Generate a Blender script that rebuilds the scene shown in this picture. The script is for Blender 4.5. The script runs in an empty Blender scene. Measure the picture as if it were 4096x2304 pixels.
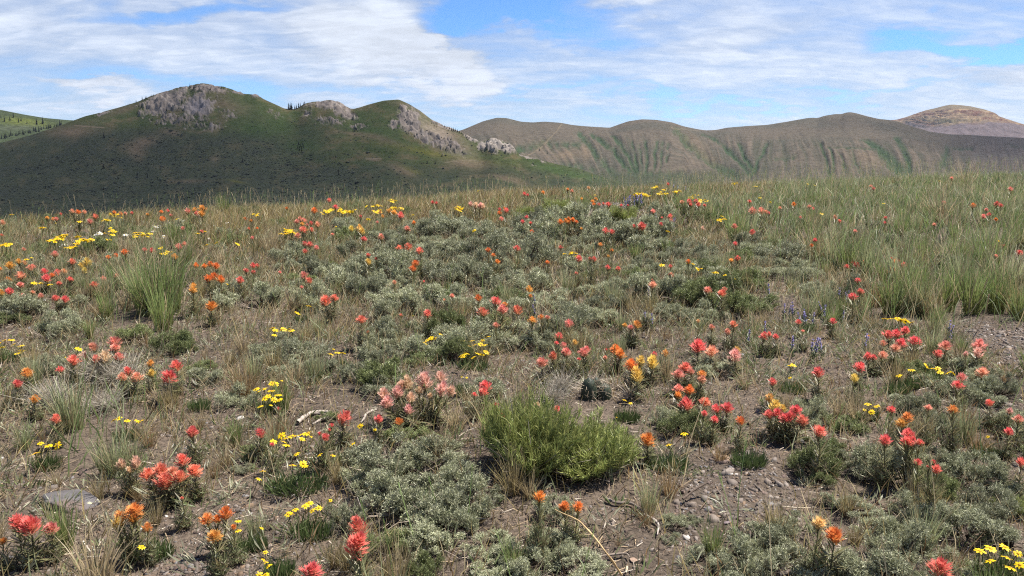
import bpy, math, random
import numpy as np
from mathutils import Vector, Matrix
from mathutils.bvhtree import BVHTree

random.seed(7)
rng = np.random.default_rng(7)
scene = bpy.context.scene
R = math.radians

# ------------------------------------------------------------------ camera
CAM_H, FPX, PITCH = 1.25, 3215.0, math.atan((1152 - 636) / 3215.0)
cam_d = bpy.data.cameras.new("camera")
cam = bpy.data.objects.new("camera", cam_d)
scene.collection.objects.link(cam)
cam.location = (0, 0, CAM_H)
cam.rotation_euler = (math.pi / 2 - PITCH, 0, 0)
cam_d.sensor_width = 36
cam_d.lens = 36 * FPX / 4096
cam_d.clip_start, cam_d.clip_end = 0.05, 60000
scene.camera = cam

# ------------------------------------------------------------------ sky, sun, exposure
SUN = Vector((0.44, 0.16, 0.885)).normalized()
SUN_EL = math.asin(SUN.z)
SUN_ROT = math.atan2(SUN.x, SUN.y)
world = bpy.data.worlds.new("World")
scene.world = world
world.use_nodes = True
scene.view_settings.view_transform = 'Standard'
scene.view_settings.look = 'None'
scene.view_settings.exposure = 1.17
scene.view_settings.gamma = 1.0
scene.cycles.use_denoising = False
scene.cycles.pixel_filter_type = 'BLACKMAN_HARRIS'
scene.cycles.filter_width = 1.15
SKY_STRENGTH = 0.082
CLOUD_STRENGTH = 0.385


class NT:
    """small helper to write node trees"""

    def __init__(self, tree):
        self.t = tree
        tree.nodes.clear()

    def n(self, kind, **kw):
        nd = self.t.nodes.new(kind)
        for k, v in kw.items():
            setattr(nd, k, v)
        return nd

    def put(self, sock, v):
        if isinstance(v, bpy.types.NodeSocket):
            self.t.links.new(v, sock)
        else:
            sock.default_value = v

    def math(self, op, a, b=None, c=None, clamp=False):
        nd = self.n('ShaderNodeMath', operation=op, use_clamp=clamp)
        for i, v in enumerate((a, b, c)):
            if v is not None:
                self.put(nd.inputs[i], v)
        return nd.outputs[0]

    def vmath(self, op, a, b=None, scale=None):
        nd = self.n('ShaderNodeVectorMath', operation=op)
        self.put(nd.inputs[0], a)
        if b is not None:
            self.put(nd.inputs[1], b)
        if scale is not None:
            self.put(nd.inputs['Scale'], scale)
        return nd.outputs['Value'] if op in ('LENGTH', 'DOT_PRODUCT') else nd.outputs[0]

    def noise(self, vec, scale, detail=4, rough=0.55, dist=0.0):
        nd = self.n('ShaderNodeTexNoise')
        if vec is not None:
            self.put(nd.inputs['Vector'], vec)
        nd.inputs['Scale'].default_value = scale
        nd.inputs['Detail'].default_value = detail
        nd.inputs['Roughness'].default_value = rough
        nd.inputs['Distortion'].default_value = dist
        return nd

    def ramp(self, fac, stops):
        nd = self.n('ShaderNodeValToRGB')
        e = nd.color_ramp.elements
        while len(e) < len(stops):
            e.new(0.5)
        for el, (p, c) in zip(e, stops):
            el.position = p
            el.color = (*c, 1) if len(c) == 3 else c
        self.put(nd.inputs[0], fac)
        return nd.outputs[0]

    def mix(self, fac, a, b, blend='MIX'):
        nd = self.n('ShaderNodeMix', data_type='RGBA', blend_type=blend)
        self.put(nd.inputs[0], fac)
        self.put(nd.inputs[6], a)
        self.put(nd.inputs[7], b)
        return nd.outputs[2]

    def smooth(self, v, lo, hi, to0=0.0, to1=1.0):
        nd = self.n('ShaderNodeMapRange', interpolation_type='SMOOTHSTEP')
        self.put(nd.inputs[0], v)
        for i, x in zip((1, 2, 3, 4), (lo, hi, to0, to1)):
            nd.inputs[i].default_value = x
        return nd.outputs[0]


def build_sky():
    w = NT(world.node_tree)
    sky = w.n('ShaderNodeTexSky', sky_type='NISHITA', sun_disc=False, sun_elevation=SUN_EL, sun_rotation=SUN_ROT,
              altitude=2700, air_density=1.0, dust_density=0.0, ozone_density=1.3)
    d = w.n('ShaderNodeTexCoord').outputs['Generated']
    sep = w.n('ShaderNodeSeparateXYZ')
    w.put(sep.inputs[0], d)
    x, y, z = sep.outputs
    az = w.math('ARCTAN2', x, y)
    el = w.math('ARCSINE', z)
    zc = w.math('ADD', w.math('MAXIMUM', z, 0.0), 0.20)
    comb = w.n('ShaderNodeCombineXYZ')
    w.put(comb.inputs[0], w.math('DIVIDE', x, zc))
    w.put(comb.inputs[1], w.math('DIVIDE', y, zc))
    p = comb.outputs[0]                                   # the cloud deck seen as a flat sheet overhead
    ang = w.n('ShaderNodeCombineXYZ')
    w.put(ang.inputs[0], az)
    w.put(ang.inputs[1], el)
    a = ang.outputs[0]
    warp = w.noise(p, 1.6, 5, 0.6).outputs['Color']
    aw = w.vmath('ADD', a, w.vmath('SCALE', w.vmath('SUBTRACT', warp, (0.5, 0.5, 0.5)), scale=0.16))
    mp = w.n('ShaderNodeMapping')
    w.put(mp.inputs['Vector'], p)
    mp.inputs['Rotation'].default_value = (0, 0, R(-14))
    mp.inputs['Scale'].default_value = (0.55, 1.0, 1.0)
    big = w.noise(mp.outputs[0], 0.75, 3, 0.5, 0.6).outputs['Fac']
    mid = w.noise(mp.outputs[0], 2.6, 7, 0.6, 0.6).outputs['Fac']
    fine = w.noise(mp.outputs[0], 11.0, 5, 0.62, 0.5).outputs['Fac']

    def blob(cx, cy, rx, ry, rot=0.0):                    # a soft elliptic region of the sky, in degrees of bearing and height
        m = w.n('ShaderNodeMapping', vector_type='TEXTURE')
        w.put(m.inputs['Vector'], aw)
        m.inputs['Location'].default_value = (R(cx), R(cy), 0)
        m.inputs['Rotation'].default_value = (0, 0, R(rot))
        m.inputs['Scale'].default_value = (R(rx), R(ry), 1)
        return w.smooth(w.vmath('LENGTH', m.outputs[0]), 0.25, 1.25, 1.0, 0.0)

    dens = w.math('ADD', w.math('MULTIPLY', big, 0.75), w.math('MULTIPLY', mid, 0.75))
    dens = w.math('ADD', dens, w.math('MULTIPLY', fine, 0.42))
    dens = w.math('SUBTRACT', dens, 0.285)
    for (cx, cy, rx, ry, rot, s) in SKY_BLOBS:
        dens = w.math('ADD', dens, w.math('MULTIPLY', blob(cx, cy, rx, ry, rot), s))
    high = w.smooth(el, R(16), R(45), 0.0, -0.55)         # thinner cover overhead
    dens = w.math('ADD', dens, high)
    cover = w.smooth(dens, 0.02, 1.00, 0.0, 1.0)
    tone = w.math('ADD', w.math('MULTIPLY', mid, 0.5), w.math('MULTIPLY', fine, 0.5))
    bright = w.math('MULTIPLY', w.smooth(tone, 0.32, 0.72, 0.80, 1.10), w.smooth(dens, 0.40, 1.05, 0.82, 1.14))
    ccol = w.vmath('SCALE', (0.85, 0.93, 1.07), scale=bright)
    b1 = w.n('ShaderNodeBackground')
    w.put(b1.inputs[0], w.vmath('MULTIPLY', sky.outputs[0], (0.46, 0.72, 1.0)))
    b1.inputs[1].default_value = SKY_STRENGTH
    b2 = w.n('ShaderNodeBackground')
    w.put(b2.inputs[0], ccol)
    b2.inputs[1].default_value = CLOUD_STRENGTH
    mx = w.n('ShaderNodeMixShader')
    w.put(mx.inputs[0], cover)
    w.put(mx.inputs[1], b1.outputs[0])
    w.put(mx.inputs[2], b2.outputs[0])
    out = w.n('ShaderNodeOutputWorld')
    w.put(out.inputs[0], mx.outputs[0])


# bearing, height, half sizes (degrees), tilt, cloud added (+) or cleared (-)
SKY_BLOBS = [
    (-2.0, 9.3, 5.0, 1.4, 8, -1.0), (2.0, 9.4, 7.0, 1.2, -4, -0.40), (30.0, 7.0, 6.0, 0.9, -6, -0.9), (26.0, 8.0, 3.0, 0.7, 20, -0.3),
    (-30.0, 10.6, 5.0, 0.9, -8, -0.6), (-20.0, 4.6, 9, 1.3, 0, -0.32), (-27.0, 4.0, 3.2, 0.55, 0, 0.45), (-21.0, 9.8, 7.0, 0.8, 10, -0.45),
    (-9.0, 7.6, 7.5, 2.8, -18, 0.42), (-5.0, 6.9, 4.5, 1.1, -25, 0.40), (2.2, 10.5, 2.2, 0.5, 20, 0.45), (9.0, 11.0, 5.0, 1.0, 10, 0.35),
    (2.0, 4.6, 7.0, 0.5, 0, -0.22), (14.0, 3.3, 8.0, 0.4, 0, -0.24), (24.0, 5.0, 7.0, 0.4, 0, -0.22), (15.0, 8.5, 8.0, 1.8, 12, 0.12),
    (33.0, 5.0, 5.0, 1.1, 0, 0.2), (-8.0, 4.3, 6.0, 0.9, 0, -0.22),
]
build_sky()
sun_d = bpy.data.lights.new("sun", 'SUN')
sun_d.energy = 5.0
sun_d.angle = R(0.5)
sun_d.color = (1.0, 0.955, 0.89)
sun = bpy.data.objects.new("sun", sun_d)
scene.collection.objects.link(sun)
sun.rotation_euler = (-SUN).to_track_quat('-Z', 'Y').to_euler()

# ------------------------------------------------------------------ helpers
C = scene.collection


def hash01(xi, yi, seed):
    h = (xi.astype(np.int64) * 374761393 + yi.astype(np.int64) * 668265263 + seed * 974711) & 0xffffffff
    h = ((h ^ (h >> 13)) * 1274126177) & 0xffffffff
    h = h ^ (h >> 16)
    return (h & 0xffffff) / float(0xffffff)


def vnoise(x, y, seed=0):
    xi, yi = np.floor(x), np.floor(y)
    fx, fy = x - xi, y - yi
    fx, fy = fx * fx * (3 - 2 * fx), fy * fy * (3 - 2 * fy)
    a, b = hash01(xi, yi, seed), hash01(xi + 1, yi, seed)
    c, d = hash01(xi, yi + 1, seed), hash01(xi + 1, yi + 1, seed)
    return (a * (1 - fx) + b * fx) * (1 - fy) + (c * (1 - fx) + d * fx) * fy


def fbm(x, y, octaves=4, seed=0, gain=0.5):
    v, amp, tot = 0.0, 1.0, 0.0
    for o in range(octaves):
        v = v + amp * vnoise(x * 2 ** o + 17.3 * o, y * 2 ** o - 9.1 * o, seed + o)
        tot += amp
        amp *= gain
    return v / tot - 0.5


def sstep(v, a, b):
    t = np.clip((v - a) / (b - a), 0, 1)
    return t * t * (3 - 2 * t)


def mesh_np(name, V, Q=None, T=None, col=None, smooth=False, mats=(), qmat=None):
    me = bpy.data.meshes.new(name)
    V = np.asarray(V, np.float32).reshape(-1, 3)
    Q = np.zeros((0, 4), np.int32) if Q is None else np.asarray(Q, np.int32)
    T = np.zeros((0, 3), np.int32) if T is None else np.asarray(T, np.int32)
    me.vertices.add(len(V))
    me.vertices.foreach_set('co', V.ravel())
    nl = Q.size + T.size
    me.loops.add(nl)
    me.loops.foreach_set('vertex_index', np.concatenate([Q.ravel(), T.ravel()]))
    me.polygons.add(len(Q) + len(T))
    st = np.concatenate([np.arange(len(Q)) * 4, Q.size + np.arange(len(T)) * 3]).astype(np.int32)
    me.polygons.foreach_set('loop_start', st)
    if smooth:
        me.polygons.foreach_set('use_smooth', np.ones(len(Q) + len(T), bool))
    if col is not None:
        col = np.asarray(col, np.float32)
        if col.shape[1] == 3:
            col = np.concatenate([col, np.ones((len(col), 1), np.float32)], 1)
        at = me.attributes.new('Col', 'FLOAT_COLOR', 'POINT')
        at.data.foreach_set('color', col.ravel())
    for m in mats:
        me.materials.append(m)
    if qmat is not None:
        me.polygons.foreach_set('material_index', np.asarray(qmat, np.int32))
    me.update(calc_edges=True)
    return me


def grid_quads(nu, nv):
    i = np.arange(nu - 1)[:, None] * nv + np.arange(nv - 1)[None, :]
    return np.stack([i, i + nv, i + nv + 1, i + 1], -1).reshape(-1, 4)


class Geo:
    """collects strips, tubes and lumps with colours; one mesh in the end"""

    def __init__(self):
        self.V, self.Q, self.T, self.K = [], [], [], []
        self.n = 0

    def add(self, V, Q=None, T=None, K=None):
        V = np.asarray(V, np.float32).reshape(-1, 3)
        self.V.append(V)
        if Q is not None:
            self.Q.append(np.asarray(Q) + self.n)
        if T is not None:
            self.T.append(np.asarray(T) + self.n)
        K = np.asarray(K, np.float32)
        self.K.append(np.broadcast_to(K, (len(V), 3)))
        self.n += len(V)

    def strips(self, P, D, L, W, col, k=2, bend=None, side=None, shape='leaf', col2=None, fold=0.0):
        P, D = np.asarray(P, float), np.asarray(D, float)
        n = len(P)
        if n == 0:
            return
        L = np.broadcast_to(np.asarray(L, float), (n,))
        W = np.broadcast_to(np.asarray(W, float), (n,))
        D = D / np.maximum(np.linalg.norm(D, axis=1, keepdims=True), 1e-9)
        if side is None:
            r = rng.normal(size=(n, 3))
            side = np.cross(D, r)
        side = side / np.maximum(np.linalg.norm(side, axis=1, keepdims=True), 1e-9)
        t = np.linspace(0, 1, k + 1)
        Cn = P[:, None] + D[:, None] * (L[:, None] * t)[..., None]
        if bend is not None:
            Cn = Cn + np.asarray(bend, float)[:, None] * (L[:, None] * t ** 2)[..., None]
        if shape == 'leaf':
            w = np.interp(t, [0, 0.15, 0.55, 0.85, 1], [0.35, 0.7, 1, 0.7, 0.12])
        elif shape == 'wedge':
            w = np.interp(t, [0, 0.6, 1], [0.3, 0.9, 0.75])
        elif shape == 'blade':
            w = np.interp(t, [0, 0.3, 0.7, 1], [0.8, 1, 0.7, 0.08])
        else:
            w = np.interp(t, [0, 1], [1, 0.6])
        off = side[:, None] * (W[:, None] * w * 0.5)[..., None]
        V = np.stack([Cn - off, Cn + off], 2)
        base = (np.arange(n) * (k + 1) * 2)[:, None] + (np.arange(k) * 2)[None]
        Q = np.stack([base, base + 1, base + 3, base + 2], -1).reshape(-1, 4)
        col = np.broadcast_to(np.asarray(col, float), (n, 3))
        if col2 is None:
            K = np.repeat(col, (k + 1) * 2, 0)
        else:
            col2 = np.broadcast_to(np.asarray(col2, float), (n, 3))
            K = col[:, None] * (1 - t)[None, :, None] + col2[:, None] * t[None, :, None]
            K = np.repeat(K, 2, 1).reshape(-1, 3)
        self.add(V.reshape(-1, 3), Q, None, K)

    def tube(self, pts, rad, col, sides=5):
        pts = np.asarray(pts, float)
        m = len(pts)
        rad = np.broadcast_to(np.asarray(rad, float), (m,))
        tan = np.gradient(pts, axis=0)
        tan /= np.maximum(np.linalg.norm(tan, axis=1, keepdims=True), 1e-9)
        ref = np.array([0.31, 0.17, 0.93]) if abs(tan[0][2]) < 0.85 else np.array([0.93, 0.2, 0.1])
        u = np.cross(tan, ref)
        u /= np.maximum(np.linalg.norm(u, axis=1, keepdims=True), 1e-9)
        v = np.cross(tan, u)
        a = np.arange(sides) / sides * 2 * np.pi
        V = pts[:, None] + rad[:, None, None] * (u[:, None] * np.cos(a)[None, :, None] + v[:, None] * np.sin(a)[None, :, None])
        Q = []
        for i in range(m - 1):
            for j in range(sides):
                Q.append((i * sides + j, i * sides + (j + 1) % sides, (i + 1) * sides + (j + 1) % sides, (i + 1) * sides + j))
        col = np.asarray(col, float)
        K = np.repeat(col, sides, 0) if col.ndim == 2 else np.broadcast_to(col, (m * sides, 3))
        self.add(V.reshape(-1, 3), Q, None, K)

    def data(self):
        V = np.concatenate(self.V) if self.V else np.zeros((0, 3), np.float32)
        Q = np.concatenate(self.Q) if self.Q else np.zeros((0, 4), int)
        T = np.concatenate(self.T) if self.T else np.zeros((0, 3), int)
        K = np.concatenate(self.K) if self.K else np.zeros((0, 3), np.float32)
        return V, Q, T, K

    def mesh(self, name, mat, smooth=False):
        V, Q, T, K = self.data()
        return mesh_np(name, V, Q, T, K, smooth, [mat])


def obj(name, me, parent=None):
    o = bpy.data.objects.new(name, me)
    C.objects.link(o)
    if parent is not None:
        o.parent = parent
    return o


THINGS = []     # (object, description, apparent place in photo pixels): labels are written at the end


def thing(o, desc, cat, at, group=None, label=None):
    o['category'] = cat
    if group:
        o['group'] = group
    if label:
        o['label'] = label
    else:
        THINGS.append((o, desc, at))
    return o


def struct(o, kind='structure', label=None):
    o['kind'] = kind
    if label:
        o['label'] = label
    return o


# photo pixels (4096 x 2304) to rays and back
cp, sp = math.cos(PITCH), math.sin(PITCH)


def ray(px, py):
    a = (np.asarray(px, float) - 2048) / FPX
    b = -(np.asarray(py, float) - 1152) / FPX
    return np.stack([a, cp + b * sp, -sp + b * cp], -1)


def project(P):
    P = np.asarray(P, float)
    x, y, z = P[..., 0], P[..., 1], P[..., 2] - CAM_H
    depth = np.maximum(y * cp - z * sp, 1e-3)
    up = y * sp + z * cp
    return 2048 + FPX * x / depth, 1152 - FPX * up / depth


def ground(x, y, fine=True):
    x, y = np.asarray(x, float), np.asarray(y, float)
    z = 0.045 * y + 0.004 * x
    near = sstep(np.hypot(x, y), 60, 18)
    z = z + near * (0.16 * fbm(x * 0.35, y * 0.35, 3, 3) + 0.07 * fbm(x * 1.6, y * 1.6, 3, 9))
    z = z + 0.16 * np.exp(-(((x - 1.1) / 1.5) ** 2 + ((y - 10.2) / 1.0) ** 2))
    z = z + 0.009 * np.minimum(x, 0)
    e = np.maximum(0, y - (12.0 + 0.37 * x))
    z = z - np.where(e < 4, 0.042 * e * e, 0.042 * 16 + 0.336 * (e - 4))
    side = np.maximum(0, -x - 9.5)
    z = z - np.minimum(0.02 * side * side, 0.3 * side)
    z = np.where(y < -3, z, z)
    floor = -76 + 5 * fbm(x * 0.004, y * 0.004, 3, 5)
    k = 6.0
    z = np.where(z > floor + 40, z, floor + k * np.log1p(np.exp(np.clip((z - floor) / k, -30, 30))))
    if fine:
        z = z + near * (0.034 * fbm(x * 7 + 0.4 * y, y * 7 - 0.3 * x, 3, 21))
    return z


_T = np.geomspace(1.2, 34, 420)


def hit(px, py, h=0.0):
    """points where photo pixels meet the ground (or a height h above it)"""
    d = np.atleast_2d(ray(px, py))
    P = d[:, None] * _T[None, :, None]
    g = CAM_H + P[..., 2] - ground(P[..., 0], P[..., 1], False) - h
    below = g < 0
    first = np.where(below.any(1), below.argmax(1), np.argmin(g, 1))
    first = np.maximum(first, 1)
    r = np.arange(len(d))
    g0, g1 = g[r, first - 1], g[r, first]
    f = np.where((g0 > 0) & (g1 < 0), g0 / np.maximum(g0 - g1, 1e-9), 1.0)
    t = _T[first - 1] + f * (_T[first] - _T[first - 1])
    P = d * t[:, None]
    P[:, 2] = ground(P[:, 0], P[:, 1])
    return P


# ------------------------------------------------------------------ materials
def foliage_mat(name, trans=0.28, rough=0.55, spec=0.25, var=0.22, mottle=0.0):
    m = bpy.data.materials.new(name)
    m.use_nodes = True
    t = NT(m.node_tree)
    at = t.n('ShaderNodeAttribute', attribute_name='Col').outputs['Color']
    rnd = t.n('ShaderNodeObjectInfo').outputs['Random']
    k = t.math('ADD', t.math('MULTIPLY', rnd, var), 1 - var / 2)
    c = t.vmath('SCALE', at, scale=k)
    b = t.n('ShaderNodeBsdfPrincipled')
    t.put(b.inputs['Base Color'], c)
    b.inputs['Roughness'].default_value = rough
    b.inputs['Specular IOR Level'].default_value = spec
    o = t.n('ShaderNodeOutputMaterial')
    if trans > 0:
        tr = t.n('ShaderNodeBsdfTranslucent')
        t.put(tr.inputs[0], c)
        mx = t.n('ShaderNodeMixShader')
        mx.inputs[0].default_value = trans
        t.put(mx.inputs[1], b.outputs[0])
        t.put(mx.inputs[2], tr.outputs[0])
        t.put(o.inputs[0], mx.outputs[0])
    else:
        t.put(o.inputs[0], b.outputs[0])
    return m


def bract_mat():
    """flower bracts: the flower's own colour towards the tip, dull yellow-green at the foot"""
    m = bpy.data.materials.new("bract")
    m.use_nodes = True
    t = NT(m.node_tree)
    at = t.n('ShaderNodeAttribute', attribute_name='Col')
    sep = t.n('ShaderNodeSeparateColor')
    t.put(sep.inputs[0], at.outputs['Color'])
    oc = t.n('ShaderNodeObjectInfo').outputs['Color']
    foot = t.mix(0.35, (0.30, 0.24, 0.08, 1), oc)
    c = t.mix(sep.outputs[0], foot, oc)
    c = t.vmath('SCALE', c, scale=sep.outputs[1])
    b = t.n('ShaderNodeBsdfPrincipled')
    t.put(b.inputs['Base Color'], c)
    b.inputs['Roughness'].default_value = 0.6
    b.inputs['Specular IOR Level'].default_value = 0.2
    tr = t.n('ShaderNodeBsdfTranslucent')
    t.put(tr.inputs[0], c)
    mx = t.n('ShaderNodeMixShader')
    mx.inputs[0].default_value = 0.35
    t.put(mx.inputs[1], b.outputs[0])
    t.put(mx.inputs[2], tr.outputs[0])
    o = t.n('ShaderNodeOutputMaterial')
    t.put(o.inputs[0], mx.outputs[0])
    return m


def soil_mat():
    m = bpy.data.materials.new("soil")
    m.use_nodes = True
    t = NT(m.node_tree)
    p = t.n('ShaderNodeTexCoord').outputs['Object']
    a = t.noise(p, 1.1, 5, 0.6).outputs['Fac']
    f = t.noise(p, 62, 7, 0.75).outputs['Fac']
    g = t.noise(p, 130, 3, 0.7).outputs['Fac']
    c1 = t.ramp(a, [(0.3, (0.082, 0.066, 0.053)), (0.5, (0.118, 0.094, 0.074)), (0.7, (0.148, 0.116, 0.090))])
    c2 = t.ramp(f, [(0.32, (0.28, 0.26, 0.25)), (0.5, (0.95, 0.93, 0.90)), (0.70, (1.7, 1.62, 1.5))])
    c = t.mix(1.0, c1, c2, 'MULTIPLY')
    at = t.n('ShaderNodeAttribute', attribute_name='Col').outputs['Color']
    c = t.mix(1.0, c, at, 'MULTIPLY')
    b = t.n('ShaderNodeBsdfPrincipled')
    t.put(b.inputs['Base Color'], c)
    b.inputs['Roughness'].default_value = 0.9
    b.inputs['Specular IOR Level'].default_value = 0.1
    bp = t.n('ShaderNodeBump')
    bp.inputs['Strength'].default_value = 0.8
    bp.inputs['Distance'].default_value = 0.012
    t.put(bp.inputs['Height'], t.math('ADD', f, t.math('MULTIPLY', g, 0.4)))
    t.put(b.inputs['Normal'], bp.outputs[0])
    o = t.n('ShaderNodeOutputMaterial')
    t.put(o.inputs[0], b.outputs[0])
    return m


def hill_mat(name, mottle, scale, bump=0.0):
    m = bpy.data.materials.new(name)
    m.use_nodes = True
    t = NT(m.node_tree)
    p = t.n('ShaderNodeTexCoord').outputs['Object']
    at = t.n('ShaderNodeAttribute', attribute_name='Col').outputs['Color']
    a = t.noise(p, scale, 5, 0.65).outputs['Fac']
    k = t.smooth(a, 0.32, 0.68, 1 - mottle, 1 + mottle)
    c = t.vmath('SCALE', at, scale=k)
    b = t.n('ShaderNodeBsdfDiffuse')
    t.put(b.inputs['Color'], c)
    if bump:
        bp = t.n('ShaderNodeBump')
        bp.inputs['Strength'].default_value = 0.7
        bp.inputs['Distance'].default_value = bump
        t.put(bp.inputs['Height'], a)
        t.put(b.inputs['Normal'], bp.outputs[0])
    o = t.n('ShaderNodeOutputMaterial')
    t.put(o.inputs[0], b.outputs[0])
    return m


def stone_mat(name, c1, c2, lichen=False):
    m = bpy.data.materials.new(name)
    m.use_nodes = True
    t = NT(m.node_tree)
    p = t.n('ShaderNodeTexCoord').outputs['Object']
    a = t.noise(p, 9, 6, 0.65).outputs['Fac']
    c = t.ramp(a, [(0.35, c1), (0.65, c2)])
    if lichen:
        l = t.noise(p, 14, 4, 0.6).outputs['Fac']
        c = t.mix(t.smooth(l, 0.69, 0.73), c, (0.40, 0.38, 0.24, 1))
        s = t.noise(p, 5, 3, 0.6).outputs['Fac']
        c = t.mix(t.smooth(s, 0.52, 0.62, 0, 0.8), c, (0.13, 0.085, 0.07, 1))
    b = t.n('ShaderNodeBsdfPrincipled')
    t.put(b.inputs['Base Color'], c)
    b.inputs['Roughness'].default_value = 0.8
    bp = t.n('ShaderNodeBump')
    bp.inputs['Strength'].default_value = 0.6
    bp.inputs['Distance'].default_value = 0.01
    t.put(bp.inputs['Height'], t.noise(p, 30, 5, 0.65).outputs['Fac'])
    t.put(b.inputs['Normal'], bp.outputs[0])
    o = t.n('ShaderNodeOutputMaterial')
    t.put(o.inputs[0], b.outputs[0])
    return m


M_SAGE = foliage_mat("sage_leaf", 0.18, 0.5, 0.3, 0.50)
M_LEAF = foliage_mat("green_leaf", 0.30, 0.45, 0.35, 0.25)
M_GRASS = foliage_mat("grass_blade", 0.38, 0.5, 0.3, 0.25)
M_WOOD = foliage_mat("dry_twig", 0.0, 0.85, 0.1, 0.2)
M_STRAW = foliage_mat("dry_straw", 0.12, 0.6, 0.25, 0.2)
M_PETAL = foliage_mat("petal", 0.25, 0.5, 0.2, 0.12)
M_BRACT = bract_mat()
M_SOIL = soil_mat()
M_GRAVEL = foliage_mat("stone_chip", 0.0, 0.75, 0.3, 0.0)
M_CACT = foliage_mat("cactus_skin", 0.0, 0.6, 0.3, 0.1)
M_SPINE = foliage_mat("cactus_spine", 0.15, 0.5, 0.3, 0.1)
M_NEEDLE = foliage_mat("conifer_needle", 0.1, 0.7, 0.1, 0.35)

# ------------------------------------------------------------------ the ground: one sheet to beyond the hills
COVER = """
............yyyyyyyyyyyyGGGGGGGG
yyyyyyyyyyyyyyyyffvvfGGGGGGGGGGG
mbbbmmyydyssSSSsSSSSSsmmGGGGGGGG
mmmmGGssdsssSSSSSSSSsssSSGGGGGGG
mmmGGGssSSSSSSSSSSSSSSSsbsSGGGGG
SbdGGbdbSSdsSSSSSSSssSSSbbGGGGGG
bfffbbbdssdsSSSSSSSffffffbmmfmvv
mmccmmbsSSbbSSSfbmmffbbfffbmmmmv
cccfmbbddsSSdbbbdccdmfbbffffSSSm
dddGddbbmbbbffdsRRRRmmmbffsSSsvv
ddGGdddmmmfSSSbRRRRRfdfmfSSSsmmm
ddGGmmddmffSSSSRRRRRffvvbSSSSSSm
mbbmfbdbmfSSSSSSsbbSsvvvvsSSSSSS
ffbfbffvbfSSSSSddbbbsvvvvSSSSSSS
fffmbbvmffSSSSSsSbbbmvSSSbSSSSSS
ffmfbvvvffdsSSSSSSbbbSSSSSSSSsmm
""".split()
CODES = np.array([[ord(c) for c in row] for row in COVER])


def cover_at(P):
    px, py = project(P)
    px = px + rng.normal(0, 30, px.shape)
    py = py + rng.normal(0, 18, py.shape)
    i = np.clip(((py - 700) / 100).astype(int), 0, 15)
    j = np.clip((px / 128).astype(int), 0, 31)
    c = CODES[i, j]
    return np.where(c == ord('.'), ord('y'), c)


def build_ground():
    rad = np.concatenate([np.geomspace(0.9, 24, 560), np.geomspace(24.6, 6900, 140)])
    az = np.concatenate([np.linspace(-180, -46, 50)[:-1], np.linspace(-46, 46, 560), np.linspace(46, 180, 50)[1:]])
    az = np.radians(az)
    X = rad[:, None] * np.sin(az)[None]
    Y = rad[:, None] * np.cos(az)[None]
    Z = ground(X, Y)
    V = np.stack([X, Y, Z], -1).reshape(-1, 3)
    far = sstep(np.hypot(X, Y), 22, 45).reshape(-1, 1)
    near_col = 0.85 + 0.5 * fbm(X * 0.8, Y * 0.8, 3, 77).reshape(-1, 1)
    col = near_col * (1 - far) * np.array([[1, 1, 1]]) + far * np.array([[0.55, 0.8, 0.45]])
    me = mesh_np("ground", V, grid_quads(len(rad), len(az)), None, col, True, [M_SOIL])
    # the small disc under the camera closes the sheet
    g = struct(obj("ground", me))
    return g


build_ground()

# ------------------------------------------------------------------ hills
UX = 4096 / 2576.0     # hill outlines were measured on a 2576 pixel wide view


def seg_mask(px, py, pts, w):
    """closeness to a drawn line (1 on it, 0 at w and more)"""
    best = np.full(px.shape, 1e9)
    for (ax, ay), (bx, by) in zip(pts[:-1], pts[1:]):
        dx, dy = bx - ax, by - ay
        t = np.clip(((px - ax) * dx + (py - ay) * dy) / (dx * dx + dy * dy + 1e-9), 0, 1)
        best = np.minimum(best, np.hypot(px - ax - t * dx, py - ay - t * dy))
    return np.clip(1 - best / w, 0, 1)


def ell_mask(px, py, cx, cy, rx, ry, ang=0):
    c, s = math.cos(R(ang)), math.sin(R(ang))
    x, y = px - cx, py - cy
    q = ((x * c + y * s) / rx) ** 2 + ((-x * s + y * c) / ry) ** 2
    return np.exp(-q * 1.1)


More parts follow.
